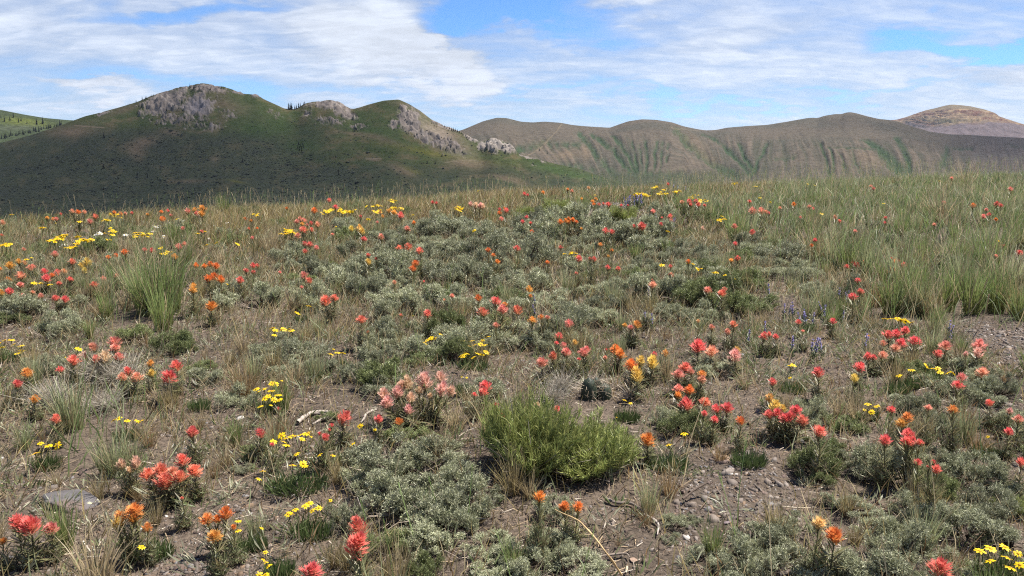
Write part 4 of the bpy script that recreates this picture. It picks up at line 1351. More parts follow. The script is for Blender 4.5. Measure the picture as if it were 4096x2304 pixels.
def paintbrush(crop, heads):
    pts, ws, hues = [], [], []
    for x, y, w, c in heads:
        pts.append(to_px(crop, x, y))
        ws.append(w / CROP[crop][2])
        hues.append(c)
    px, py = np.array(pts).T
    n = len(heads)
    onsage = chr(CODES[int(np.clip((py.mean() - 700) / 100, 0, 15)), int(np.clip(px.mean() / 128, 0, 31))]) in 'Ss'
    h0 = (random.uniform(0.15, 0.19) if onsage else random.uniform(0.09, 0.13)) if py.mean() > 1050 else random.uniform(0.20, 0.26)
    low = py.max()
    hs = h0 + (low - py) / FPX * 2.6 * 0.55 + 0 * py if n > 1 else np.array([h0])
    G = hit(px, py, 0.0)
    P = np.array([hit(px[i], py[i], hs[i])[0] for i in range(n)])
    base = P.mean(0)
    base[2] = ground(base[0], base[1])
    root = bpy.data.objects.new("paintbrush_wildflower", None)
    C.objects.link(root)
    root.location = base
    dist = math.hypot(base[0], base[1])
    for i in range(n):
        d = ray(px[i], py[i])
        hy = P[i][1] / d[1] * np.linalg.norm(d)
        w = ws[i] / FPX * (P[i][1] / d[1]) * (1.18 if crop[0] == 'A' else 1.06)
        top = P[i] - base
        top[2] += hs[i]
        tall = ws[i] > 60 and crop == 'A6' and heads[i][1] > 800 and heads[i][1] < 1300
        me = random.choice(HEADS_TALL if tall else HEADS)
        hd = obj("flower_head", me, root)
        hd.scale = (w * random.uniform(0.9, 1.05), w * random.uniform(0.9, 1.05), w * random.uniform(0.85, 1.08) * (1.25 if hues[i] in 'py' else 1.0))
        hd.location = top
        hd.rotation_euler = (random.gauss(0, 0.16), random.gauss(0, 0.16), random.uniform(0, 6.28))
        c = np.array(HUE[hues[i]][0]) * random.uniform(0.88, 1.1)
        c[1] *= random.uniform(0.85, 1.2)
        hd.color = (*np.clip(c, 0, 0.95), 1)
        st = obj("leafy_stem", random.choice(STEMS), root)
        foot = Vector((top[0] * 0.45 + random.gauss(0, 0.008), top[1] * 0.45 + random.gauss(0, 0.008), -0.01))
        v = Vector((top[0], top[1], top[2] - 0.30 * w)) - foot
        st.location = foot
        st.rotation_mode = 'QUATERNION'
        st.rotation_quaternion = v.to_track_quat('Z', 'Y')
        st.scale = (max(w * 2.3, 0.09), max(w * 2.3, 0.09), v.length)
    if py.mean() > 1000:
        cl = obj("leafy_clump", random.choice(CLUMPS), root)
        cw = max(np.ptp(P[:, 0]) + 0.05, 0.085) * random.uniform(0.9, 1.15)
        cl.scale = (cw, max(cw * 0.75, 0.08), h0 * random.uniform(0.6, 0.85))
        cl.rotation_euler = (0, 0, random.uniform(-0.3, 0.3))
    main = max(set(hues), key=lambda k: sum(ws[i] for i in range(n) if hues[i] == k))
    desc = f"{size_word(max(ws))} {HUE[main][1]} paintbrush with {NUM.get(n, 'thirteen heads')}"
    thing(root, desc, "wildflower", (px.mean(), py.mean()), "paintbrush wildflowers in the meadow")
    PLANT_SPOTS.append((base[0], base[1], 0.06 + 0.5 * (np.ptp(P[:, 0]))))


for crop, text in PAINT.items():
    for plant in text.replace('\n', '').split('|'):
        hs = []
        for h in plant.split(','):
            a = h.split()
            hs.append((float(a[0]), float(a[1]), float(a[2]), a[3]))
        paintbrush(crop, hs)

# yellow daisies: "cushion x y width : flower x y [w], ..."; no cushion means a small one below the flowers
DAISY = {
'A1': """:330 80,400 80,472 85|90 810 190:1 660,50 630,110 622,18 708,130 675,200 690,212 725,170 755|:760 715 75,632 782 40|:1095 1410,1148 1392,1230 1415,1330 1425,1370 1420|:2190 80 50""",
'A2': """:510 300,398 360|:160 512,185 540,240 525,270 520,340 548,320 515,180 575|:725 765 70,788 745,840 740,750 700 30|:1640 650,1665 620,1690 605,1720 612,1750 620,1630 660|:1780 560,1920 540
|:2160 560,2240 595|2090 870 290:1990 655,2080 640,2180 635,2110 680,2170 670,2210 670,2050 695,2035 750,2145 745,2185 755,2225 735,1975 790 60,2000 800 60,2010 775 60,2100 800|:1515 385 30
|:0 1080 70,75 1090 80,160 1050 80,190 1065 70,20 1125,150 1130 80,215 1155 80,90 1190 80,120 1170,175 1195,225 1190,40 1270,145 1270 40,250 1015 30|:1985 975 28,2035 980 28""",
'A3': """:1090 1210 52,1145 1230 42|:1010 1385 32""",
'A4': """:1130 412,1180 408,1250 410,1280 430,1310 435,1350 445,1390 465,1330 455,1265 425|1610 1010 260:1530 885,1585 905,1640 910,1665 940,1735 945,1785 945|:1385 925|:1265 970|230 1090 250:215 885,245 880,210 1000 40
|1010 1350 130:965 1240,1050 1270,935 1280 40,1005 1290 42,1000 1320""",
'A5': """:550 180 92,465 190 82,335 270 115,390 172 62|1490 1200 330:1360 1150 74|2330 1130 260:2285 890 72,2285 988 72""",
'A6': """400 570 560:245 75 85,290 115 80,375 95 75,350 80 65,430 85 70,480 90 85,445 140 62,530 130 40,170 165 76,265 165 70,290 205 90,325 100 70,500 80 65,390 290 74,355 395 92,455 385 80,470 420 70,62 430 72,25 505 66
|880 330 260:610 300 66,735 295 74,925 190 72,1000 25 66,1140 55 40|530 1000 380:510 740 90,475 770 80,605 775 72,540 800 68,380 815 72,310 855 84,345 850 72,715 690 40|30 1130 160:55 990 44
|230 1400 280:90 1245 56,75 1300 62,120 1345 72,100 1320 60,35 1420 76,95 1420 66""",
'A7': """1500 350 400:1655 80 76,1500 170 76|2280 360 330:""",
'A8': """2250 1400 460:2035 1190 118,2140 1180 118,2275 1170 108,2400 1225 84,2135 1280 108,2295 1265 116,2330 1355 120,2420 1330 108|:2110 95 42""",
'B5': """:110 335 50|:435 525 80,415 530|:800 465 56|:1060 455 60,1040 460,1085 455|:1120 405,1180 400,1210 420,1150 410|560 690 120:540 660,600 660,520 655,570 640,630 650,500 665,555 670,585 645
|850 690 170:790 655,840 645,900 640,930 650,860 660,820 640,880 655,915 660|740 750 80:760 690,720 730,700 735,745 720,780 690|:780 620,800 610,640 600,610 605,660 600|:45 700,10 705,70 710,25 695|:1050 580
|:1130 555,1110 560,1135 600|:1080 640,1100 645|:1430 605,1490 600,1460 605|:1370 580,1350 610,1390 600|:1780 435 40|:1610 735 36,1680 775,1660 790|:1990 590,2060 570|:2390 690 58|:2080 700 36,2175 685 36|:2550 395 40|:320 830 30,265 850|:560 485 26""",
'B6': """:660 375,700 365,740 355,770 345,720 370|:830 370,860 365,880 375,930 370,960 370,845 355,915 360|:1110 315 46|:1195 310,1230 305,1255 315|:1200 365,1230 370,1210 375,1245 365|:1370 245 50,1345 255,1400 260|:1430 335,1470 330,1400 335
|:2010 335,2040 330,2070 340,2025 345,2055 345|:260 580,290 585,310 550,340 560,370 575,400 590,330 545,300 560|:10 395,10 415|:1130 437|:805 520 26|:1580 400 36|:2235 140 34|:2195 565 46""",
'B7': """:1240 190,1290 195,1340 205,1380 210,1310 180,1265 185,1325 190|:1440 125,1420 130,1460 128|:1530 148,1500 185,1550 188,1480 190|:1660 160,1640 165,1690 160|:1800 215,1830 205,1860 200,1790 235,1820 225|:1900 260,1960 262,1920 255
|:2100 450,2140 452,2120 445,2080 448|:520 800 62|:590 790 56,640 795 56,615 785 46|:1510 898 62|:1775 883 42,1820 892 56|:1870 930 56,1900 930 50|:2030 998 52,2060 998 46|:2140 1015 42|:2245 1035 28|:265 650 32|:838 200 34|:2230 85,2250 80|:2450 110|:2495 225 36|:1570 578""",
'B8': """:520 495 44|:385 210 30|:450 215 30|:1120 400 36|:2230 755 40,2250 770 30|:1660 175 30|:25 380 30""",
}


def daisies(crop, cushion, flowers, bank=YELLOW, colour="yellow", name="yellow_wildflower", hgt=0.085):
    s = CROP[crop][2]
    if crop[0] == 'B' and bank is YELLOW:
        hgt = 0.17
    dflt = {'A': 68, 'B': 54}[crop[0]]
    fl = []
    for f in flowers:
        px, py = to_px(crop, f[0], f[1])
        w = (f[2] if len(f) > 2 else dflt) / s
        fl.append((px, py, w))
        if crop[0] == 'B' and bank is YELLOW and len(flowers) > 2:
            fl.append((px + random.gauss(0, 9), py + random.gauss(0, 4), w * random.uniform(0.7, 1.0)))
    if cushion is not None:
        cx, cy = to_px(crop, cushion[0], cushion[1])
        cpt = hit(cx, cy, 0.02)[0]
    else:
        mx, my = np.mean([f[0] for f in fl]), np.mean([f[1] for f in fl])
        cpt = hit(mx, my, hgt)[0]
        cx, cy = mx, my
    d = ray(cx, cy)
    scale = cpt[1] / d[1] / FPX
    cw = cushion[2] / s * scale if cushion is not None else max(np.ptp([f[0] for f in fl]) * scale, 0.10) * 1.0
    base = np.array([cpt[0], cpt[1], ground(cpt[0], cpt[1])])
    root = bpy.data.objects.new(name, None)
    C.objects.link(root)
    root.location = base
    a, b = random.choice(CUSH_ME)
    lm = obj("leaves", a, root)
    lm.scale = (cw, cw * 0.8, min(max(cw, 0.2), 0.34))
    lm.rotation_euler = (0, 0, 0)
    if cw > 0.12:
        dm = obj("dead_leaves", b, root)
        dm.scale = (cw, cw * 0.8, 0.25)
    for px, py, w in fl:
        P = hit(px, py, hgt)[0]
        dd = ray(px, py)
        wid = w / FPX * P[1] / dd[1] * 1.05
        g, disc = random.choice(bank)
        f = obj("flower", g, root)
        f.location = P + [0, 0, hgt] - base
        sz = max(hgt / 3.4 / max(wid, 1e-4), 0.5)
        f.scale = (wid, wid, wid * min(max(sz, 0.6), 1.6))
        f.rotation_euler = (random.gauss(0.28, 0.22), random.gauss(0, 0.25), random.uniform(0, 6.28))
        if w > 13:
            obj("disc", disc, f)
    n = len(fl)
    word = {0: "no flower open", 1: "one flower", 2: "two flowers", 3: "three flowers", 4: "four flowers", 5: "five flowers"}.get(n, "many flowers" if n < 10 else "masses of flowers")
    what = f"{colour} daisy clump with {word}" if n else "dark green leafy mat without flowers"
    sw = "broad" if cw > 0.25 else "small"
    thing(root, f"{sw} {what}", "wildflower" if n else "plant", (cx, cy if cushion is None or not fl else np.mean([f[1] for f in fl])), f"{colour} daisies in the meadow")
    PLANT_SPOTS.append((base[0], base[1], cw * 0.5))


for crop, text in DAISY.items():
    for plant in text.replace('\n', '').split('|'):
        cu, fl = plant.split(':')
        cu = [float(v) for v in cu.split()] or None
        fl = [[float(v) for v in f.split()] for f in fl.split(',') if f.strip()]
        daisies(crop, cu, fl)
WHITES = {'A1': "1920 1165 54", 'B5': """605 705,625 698,655 695,670 705,590 715,640 690|940 600,950 540|1000 580 50,985 590,1010 595|1540 565,1560 562|1575 525,1560 520,1600 518|1555 630,1580 630|1670 570|1670 610,1690 605,1700 615,1650 615
|1860 545,1885 548,1910 545,1930 552,1900 560,1945 548|1885 575,1930 575|1845 455 40|1695 465 40|2145 505 36|2100 630 36|2250 430|1745 600|2285 480|1265 605,1310 605|2330 595""",
          'B6': "1640 475 46|1470 500|975 390|640 355", 'A4': "400 430 40"}
for crop, text in WHITES.items():
    for plant in text.replace('\n', '').split('|'):
        daisies(crop, None, [[float(v) for v in f.split()] for f in plant.split(',')], WHITE, "white", "white_wildflower", 0.07)

PURPLE = [('A3', 240, 240), ('A3', 240, 315), ('A3', 1300, 395), ('A3', 1360, 425), ('A3', 1330, 158), ('A3', 2450, 500), ('A3', 2285, 570), ('A4', 350, 370), ('A4', 380, 405), ('A4', 430, 400), ('A4', 345, 400), ('A4', 200, 340),
          ('A4', 560, 300), ('A4', 760, 200), ('A4', 790, 180), ('A4', 700, 155), ('A4', 745, 215), ('A4', 20, 140), ('A4', 440, 650), ('A4', 445, 690), ('A4', 420, 670), ('A4', 240, 640), ('A4', 540, 680), ('A4', 935, 620),
          ('A4', 925, 640), ('A4', 1755, 500), ('A4', 1750, 540), ('A4', 720, 375), ('A4', 1000, 90), ('A4', 540, 345), ('A4', 160, 330), ('A4', 240, 320), ('B7', 1450, 410), ('B7', 1440, 440), ('B7', 1640, 450), ('B7', 1635, 480)]
for i in range(16):
    PURPLE.append(('B7', random.uniform(1570, 1800), random.uniform(105, 150)))
for i in range(14):
    PURPLE.append(('B7', random.uniform(1150, 1330), random.uniform(225, 265)))
for crop, x, y in PURPLE:
    px, py = to_px(crop, x, y)
    h = random.uniform(0.10, 0.14) if crop[0] == 'A' else random.uniform(0.13, 0.2)
    P = hit(px, py, h * 0.75)[0]
    root = bpy.data.objects.new("purple_wildflower", None)
    C.objects.link(root)
    root.location = P
    root.scale = (h * 0.95, h * 0.95, h)
    root.rotation_euler = (random.gauss(0, 0.12), random.gauss(0, 0.12), random.uniform(0, 6.28))
    s, f = random.choice(SPIKE)
    obj("leafy_stem", s, root)
    obj("flowers", f, root)
    thing(root, "slim purple flower spike" if crop[0] == 'A' else "distant violet flower spike", "wildflower", (px, py), "purple flower spikes")

# ------------------------------------------------------------------ green shrubs
SHRUB = [shrub_geo(400 + i) for i in range(3)]
SHRUB_ME = [(a.mesh("shrub_leaves", M_LEAF), b.mesh("shrub_stems", M_LEAF), c.mesh("dead_stems", M_WOOD)) for a, b, c in SHRUB]


def green_shrub(px, py, w_px, label, k, hs=1.0, tint=1.0):
    P = hit(px, py)[0]
    w = w_px / FPX * P[1] / ray(px, py)[1]
    root = bpy.data.objects.new("green_shrub", None)
    C.objects.link(root)
    root.location = P
    root.scale = (w, w * 0.85, w * hs)
    root.rotation_euler = (0, 0, random.uniform(0, 6.28))
    a, b, c = SHRUB_ME[k % 3]
    obj("leaves", a, root)
    obj("stems", b, root)
    obj("dead_stems", c, root)
    thing(root, label, "shrub", (px, py - 0.25 * w_px), "green leafy shrubs")
    PLANT_SPOTS.append((P[0], P[1], w * 0.42))
    return root


green_shrub(2130, 1885, 470, "big bright green narrow-leaved shrub, left half of the middle pair", 0, 1.2)
green_shrub(2360, 1890, 440, "big bright green narrow-leaved shrub, right half of the middle pair", 1, 0.92)
green_shrub(2120, 880, 130, "green shrub on the stony hump by the orange flower", 2, 0.8)
green_shrub(2230, 862, 150, "green shrub behind the stony hump", 0, 0.8)
green_shrub(2480, 895, 150, "green leafy shrub right of the stony hump", 1, 0.9)
green_shrub(4040, 2060, 170, "dull green shrub by the right edge", 2, 0.7)
green_shrub(1320, 1090, 0.1 + 90, "small green shrub below the yellow-orange paintbrush", 2, 0.9)
green_shrub(4010, 800, 90, "green shrub in the far grass at the right", 0, 0.8)

# ------------------------------------------------------------------ spiny cactus mounds
def cactus(px, py, w_px, label, seed, dark=True, n_body=5):
    r = np.random.default_rng(seed)
    P = hit(px, py)[0]
    w = w_px / FPX * P[1] / ray(px, py)[1]
    root = bpy.data.objects.new("spiny_cactus", None)
    C.objects.link(root)
    root.location = P
    spn = Geo()
    for i in range(n_body):
        a = r.uniform(0, 2 * np.pi)
        q = r.uniform(0, 0.38) * w if i else 0
        c = np.array([math.cos(a) * q, math.sin(a) * q * 0.7, 0])
        rad, hh = (w * r.uniform(0.10, 0.15), w * r.uniform(0.20, 0.34)) if dark else (w * r.uniform(0.07, 0.12), w * r.uniform(0.12, 0.24))
        g = Geo()
        m, s = 9, 18
        z = np.linspace(-0.1, 1, m)
        prof = np.sqrt(np.clip(1 - (np.maximum(z, 0)) ** 2.6, 0, 1)) * (0.85 + 0.15 * np.clip(z, 0, 1)) + 0.01
        ang = np.arange(s) / s * 2 * np.pi
        rib = 1 + 0.08 * np.cos(ang * 9)
        V = np.stack([np.cos(ang)[None] * rib[None] * prof[:, None] * rad, np.sin(ang)[None] * rib[None] * prof[:, None] * rad, np.broadcast_to(z[:, None] * hh, (m, s))], -1) + c
        Q = [(k * s + j, k * s + (j + 1) % s, (k + 1) * s + (j + 1) % s, (k + 1) * s + j) for k in range(m - 1) for j in range(s)]
        col = np.array([0.026, 0.036, 0.022]) if dark else np.array([0.10, 0.095, 0.06])
        g.add(V.reshape(-1, 3), Q, None, col * r.uniform(0.8, 1.2))
        o = obj("stem_segment", g.mesh("cactus_segment", M_CACT, True), root)
        ns = 80 if dark else 150
        kz, ka = r.uniform(0.15, 1, ns), r.uniform(0, 2 * np.pi, ns)
        pr = np.interp(kz, z, prof) * rad
        B = np.stack([np.cos(ka) * pr, np.sin(ka) * pr, kz * hh], -1) + c
        D = unit(np.stack([np.cos(ka), np.sin(ka), 0.1 + 1.2 * (kz - 0.3)], -1) + r.normal(0, 0.55, (ns, 3)))
        tone = r.uniform(0.7, 1.15, (ns, 1))
        spn.strips(B, D, r.uniform(0.020, 0.050, ns) * (1.5 if dark else 1.9), 0.0024 if dark else 0.0015, np.array([0.46, 0.38, 0.28]) * tone if dark else np.array([0.40, 0.355, 0.28]) * tone, 2, r.normal(0, 0.1 if dark else 0.35, (ns, 3)), shape='stick')
    obj("spines", spn.mesh("cactus_spines", M_SPINE), root)
    thing(root, label, "cactus", (px, py), "spiny cactus mounds")
    PLANT_SPOTS.append((P[0], P[1], w * 0.5))


U = UX
cactus(1515 * U, 1000 * U, 165 * U, "dark green ribbed cactus with long white spines beside the orange paintbrushes", 1, True, 3)
cactus(1410 * U, 985 * U, 120 * U, "grey spiny cactus half hidden under the coral paintbrushes", 2, False, 4)
cactus(1590 * U, 1010 * U, 60 * U, "low spiny cactus right of the dark cactus, by two yellow daisies", 3, True, 3)
cactus(240 * U, 968 * U, 180 * U, "silvery cactus mound with white spines under the coral paintbrushes", 4, False, 8)
cactus(130 * U, 1020 * U, 160 * U, "silvery spiny cactus mound by the orange paintbrush near the left edge", 5, False, 7)
cactus(250 * U, 1035 * U, 110 * U, "silvery spiny cactus mound in front of another cactus", 6, False, 5)
cactus(330 * U, 945 * U, 130 * U, "sprawling white-spined cactus with a brown bud", 7, False, 5)
cactus(1390 * U, 1010 * U, 60 * U, "pale spiny cactus tuft behind the big green shrub", 8, False, 3)

# ------------------------------------------------------------------ stones
def stone(px, py, w_px, aspect, mat, label, seed, cat="stone", name="stone", flat=0.36):
    import bmesh
    bm = bmesh.new()
    bmesh.ops.create_icosphere(bm, subdivisions=4, radius=0.5)
    r = np.random.default_rng(seed)
    V = np.array([v.co[:] for v in bm.verts])
    for _ in range(14):
        nrm = unit(r.normal(size=3))
        lim = r.uniform(0.26, 0.42)
        dd = V @ nrm
        V = V - np.maximum(dd - lim, 0)[:, None] * nrm * 0.9
    V = V * [1, aspect, flat]
    V = V + (fbm(V[:, 0] * 7 + seed, V[:, 1] * 7 + V[:, 2] * 9, 4, seed) * 0.05)[:, None] * unit(V)
    T = np.array([[v.index for v in f.verts] for f in bm.faces])
    bm.free()
    P = hit(px, py)[0]
    w = w_px / FPX * P[1] / ray(px, py)[1]
    me = mesh_np(name, V * w, None, T, None, False, [mat])
    o = obj(name, me)
    o.location = P + [0, 0, flat * w * 0.06]
    o.rotation_euler = (r.normal(0, 0.12), r.normal(0, 0.12), r.uniform(-0.5, 0.5))
    thing(o, label, cat, (px, py))
    PLANT_SPOTS.append((P[0], P[1], w * 0.5))


M_ROCK = stone_mat("grey_rock", (0.060, 0.052, 0.050), (0.120, 0.110, 0.110), True)
M_OCHRE = stone_mat("ochre_stone", (0.30, 0.19, 0.09), (0.42, 0.29, 0.15))
M_BROWN = stone_mat("brown_stone", (0.20, 0.13, 0.09), (0.32, 0.22, 0.15))
M_MAUVE = stone_mat("mauve_stone", (0.14, 0.105, 0.105), (0.20, 0.15, 0.15))
M_PALE = stone_mat("grey_stone", (0.15, 0.14, 0.135), (0.22, 0.205, 0.195))
stone(275, 2008, 285, 0.75, M_ROCK, "flat grey rock with rusty stains and pale lichen", 1, "rock", "rock", 0.34)
stone(3215, 1925, 58, 0.6, M_OCHRE, "ochre-orange stone on the gravel", 2)
stone(3240, 1952, 30, 0.6, M_OCHRE, "small ochre stone chip below the larger ochre one", 3)
stone(2535, 2237, 46, 0.8, M_BROWN, "rounded tan-brown pebble on the bare soil", 4)
stone(2440, 2222, 26, 0.8, M_BROWN, "small reddish pebble left of the rounded tan one", 5)
stone(2380, 2208, 40, 0.7, M_PALE, "grey-brown pebble beside the long straw stalk", 12)
stone(2906, 2098, 46, 0.6, M_MAUVE, "mauve-brown flat stone in the gravel patch", 6)
stone(3085, 2025, 42, 0.8, M_PALE, "grey flat stone at the right of the gravel patch", 7)
stone(2920, 2150, 36, 0.8, M_PALE, "pale blue-grey stone at the lower end of the gravel", 8)
stone(1880, 1545, 36, 0.6, M_PALE, "grey stone left of the crimson paintbrush stalk", 9)
stone(1905, 1548, 26, 0.6, M_MAUVE, "dark stone chip beside the grey stone", 10)
stone(3100, 1605, 44, 0.6, M_PALE, "flat grey stone behind the cream and red paintbrushes", 11)
stone(4060, 1580, 40, 0.7, M_MAUVE, "dark stone by the right edge on the gravel", 13)
stone(2965, 1420, 34, 0.7, M_PALE, "rounded grey stone right of the pink and yellow paintbrush", 14)

# ------------------------------------------------------------------ dead wood and stalks lying about
def branch(pts, rad, col, label, name="dead_branch", lift=0.012, cat="branch", heights=None):
    px, py = np.array(pts, float).T
    hh = np.full(len(px), lift) if heights is None else np.array(heights)
    P = np.array([hit(px[i], py[i], hh[i])[0] + [0, 0, hh[i]] for i in range(len(px))])
    t = np.linspace(0, 1, len(P))
    tt = np.linspace(0, 1, len(P) * 4)
    Ps = np.stack([np.interp(tt, t, P[:, k]) for k in range(3)], -1)
    Ps[1:-1] = (Ps[:-2] + Ps[1:-1] * 2 + Ps[2:]) / 4
    g = Geo()
    rr = rad * np.interp(tt, [0, 0.7, 1], [1, 0.85, 0.45]) * (1 + 0.15 * rng.normal(size=len(tt)))
    kk = np.array(col)[None] * rng.uniform(0.7, 1.2, (len(tt), 1))
    g.tube(Ps, rr, kk, 6)
    c = Ps.mean(0)
    V, Q, T, K = g.data()
    o = obj(name, mesh_np(name, V - c, Q, T, K, True, [M_WOOD if cat == "branch" else M_STRAW]))
    o.location = c
    thing(o, label, cat, (px.mean(), py.mean()))


def q2(x, y):
    return to_px('A2', x, y)


def q6(x, y):
    return to_px('A6', x, y)


def q7(x, y):
    return to_px('A7', x, y)


GREYW = (0.34, 0.29, 0.24)
branch([q2(400, 1420), q2(470, 1372), q2(520, 1335), q2(600, 1318), q2(670, 1314), q2(706, 1325), q2(712, 1345), q2(690, 1370), q2(630, 1378), q2(590, 1398), q2(545, 1420)], 0.009, GREYW,
       "curved bleached dead branch bent like a hook on bare soil")
branch([q2(540, 1340), q2(600, 1335), q2(660, 1340), q2(685, 1352)], 0.006, (0.22, 0.18, 0.15), "thin inner branch inside the hooked dead branch")
branch([q2(1160, 1305), q2(1110, 1325), q2(1060, 1360), q2(1045, 1400), q2(1010, 1440)], 0.006, GREYW, "bent pale dead branch right of the hooked one")
branch([q2(230, 1280), q2(270, 1268), q2(310, 1270)], 0.007, (0.5, 0.45, 0.38), "short pale stick below the yellow daisies")
branch([q6(472, 325), q6(560, 330), q6(680, 347)], 0.004, (0.52, 0.45, 0.36), "thin pale twig between yellow daisies")
branch([q6(1000, 470), q6(1050, 420), q6(1125, 352)], 0.004, (0.48, 0.36, 0.24), "straight tan twig left of the grey sagebrush")
branch([q6(960, 700), q6(990, 770), q6(1020, 840)], 0.005, (0.42, 0.37, 0.31), "short grey twig propped in the sagebrush", heights=[0.12, 0.07, 0.02])
branch([q6(1610, 890), q6(1680, 850), q6(1740, 830)], 0.012, (0.14, 0.09, 0.055), "dark brown rotten branch stub in the sagebrush", heights=[0.03, 0.05, 0.07])
branch([q7(1270, 840), q7(1350, 880), q7(1410, 940), q7(1395, 1050)], 0.005, (0.36, 0.31, 0.27), "forked grey twig on litter below the green shrub")
branch([q7(900, 700), q7(1000, 740), q7(1150, 730), q7(1290, 830)], 0.006, (0.17, 0.14, 0.115), "dark twisted branch on litter below the green shrub")
branch([q7(1640, 690), q7(1750, 630), q7(1880, 560)], 0.004, (0.12, 0.09, 0.07), "thin dark sagebrush branch reaching over the soil", heights=[0.02, 0.03, 0.05])
branch([q7(880, 1290), q7(830, 1230), q7(1100, 1210), q7(1130, 1250)], 0.003, (0.25, 0.2, 0.16), "thin dry twig on soil above the tan pebble")
branch([q7(1105, 1330), q7(1100, 1360), q7(1095, 1400)], 0.004, (0.46, 0.38, 0.27), "short straw piece below the tan pebble")
branch([to_px('A3', 1760, 615), to_px('A3', 1810, 575), to_px('A3', 1830, 520)], 0.004, (0.42, 0.37, 0.3), "curved grey twig left of the coral paintbrushes")
branch([to_px('A4', 1440, 720), to_px('A4', 1500, 700), to_px('A4', 1530, 680)], 0.008, (0.40, 0.33, 0.28), "pale wood stub beside the red paintbrush cluster")
branch([to_px('A4', 1010, 610), to_px('A4', 1060, 620), to_px('A4', 1120, 635)], 0.008, (0.42, 0.38, 0.34), "bleached wood piece behind the red paintbrush cluster")
branch([to_px('A5', 800, 1120), to_px('A5', 830, 1170), to_px('A5', 870, 1225)], 0.004, (0.5, 0.43, 0.35), "pale forked twig on the gravel by orange paintbrushes")
branch([to_px('A5', 490, 1250), to_px('A5', 650, 1240), to_px('A5', 860, 1215)], 0.003, (0.5, 0.42, 0.3), "long pale straw lying on the gravel", cat="stalk", name="dry_stalk")
branch([to_px('A8', 1130, 450), to_px('A8', 1190, 448), to_px('A8', 1225, 440)], 0.004, (0.45, 0.38, 0.31), "pale twig across the sagebrush under red paintbrush")
branch([to_px('A8', 100, 1440), to_px('A8', 200, 1405), to_px('A8', 290, 1420)], 0.007, (0.20, 0.165, 0.14), "dark gnarled branch at the foot of the sagebrush")
branch([to_px('A8', 130, 795), to_px('A8', 300, 785), to_px('A8', 450, 775)], 0.002, (0.5, 0.42, 0.3), "thin straw lying across the gravel patch", cat="stalk", name="dry_stalk")
branch([q7(1050, 1449), q7(990, 1360), q7(955, 1300), q7(900, 1215), q7(820, 1110), q7(740, 1020), q7(650, 935), q7(560, 880), q7(480, 835), q7(415, 798)], 0.0028, (0.56, 0.39, 0.19),
       "long golden dry stalk arching over the bare soil", cat="stalk", name="dry_stalk", heights=[0.06, 0.11, 0.14, 0.17, 0.19, 0.2, 0.2, 0.19, 0.18, 0.17])
branch([to_px('A4', 2135, 180), to_px('A4', 2110, 330), to_px('A4', 2070, 450), to_px('A4', 2035, 520)], 0.003, (0.52, 0.44, 0.32), "tall bleached stalk leaning at the edge of the green grass", cat="stalk", name="dry_stalk",
       heights=[0.36, 0.2, 0.08, 0.01])
branch([to_px('B6', 1185, 232), to_px('B6', 1110, 350), to_px('B6', 1050, 450), to_px('B6', 1020, 520)], 0.004, (0.5, 0.4, 0.27), "tall leaning dry stalk near the yellow-orange paintbrush", cat="stalk", name="dry_stalk",
       heights=[0.5, 0.3, 0.13, 0.02])
branch([to_px('B6', 1430, 580), to_px('B6', 1500, 630), to_px('B6', 1570, 680), to_px('B6', 1600, 720)], 0.008, (0.25, 0.21, 0.18), "bare grey sagebrush branch above three red flowers", heights=[0.16, 0.1, 0.06, 0.02])

# ------------------------------------------------------------------ sagebrush, grass tufts, and what lies between them
def sample_ground(n, ymin=1.75, ymax=19.0):
    """points spread evenly over the ground that the photograph shows"""
    out = []
    got = 0
    while got < n:
        m = n * 2
        x, y = rng.uniform(-13, 13, m), rng.uniform(ymin, ymax, m)
        P = np.stack([x, y, ground(x, y, False)], -1)
        px, py = project(P)
        ok = (px > -1500) & (px < 5600) & (py < 2700) & (y < 15.5 + 0.36 * x)
        out.append(P[ok])
        got += ok.sum()
    P = np.concatenate(out)[:n]
    return P


AREA = None


def density_area():
    P = rng.uniform(-13, 13, 200000), rng.uniform(1.75, 19.0, 200000)
    G = np.stack([P[0], P[1], ground(P[0], P[1], False)], -1)
    px, py = project(G)
    ok = (px > -1500) & (px < 5600) & (py < 2700) & (P[1] < 15.5 + 0.36 * P[0])
    return 26 * 17.25 * ok.mean()


AREA = density_area()


def pick(density):
    """points by the cover map: density = {code: how many per square metre}"""
    top = max(density.values())
    P = sample_ground(int(AREA * top))
    c = cover_at(P)
    p = np.zeros(len(P))
    for k, v in density.items():
        p[c == ord(k)] = v / top
    keep = rng.random(len(P)) < p
    return P[keep], c[keep]


def apparent(P, size):
    return size * FPX / np.maximum(P[:, 1], 0.5)


def clear_of(P, r, slack=0.75):
    if not PLANT_SPOTS:
        return np.ones(len(P), bool)
    S = np.array(PLANT_SPOTS)
    d = np.hypot(P[:, None, 0] - S[None, :, 0], P[:, None, 1] - S[None, :, 1])
    return (d > slack * (S[None, :, 2] + r[:, None])).all(1)


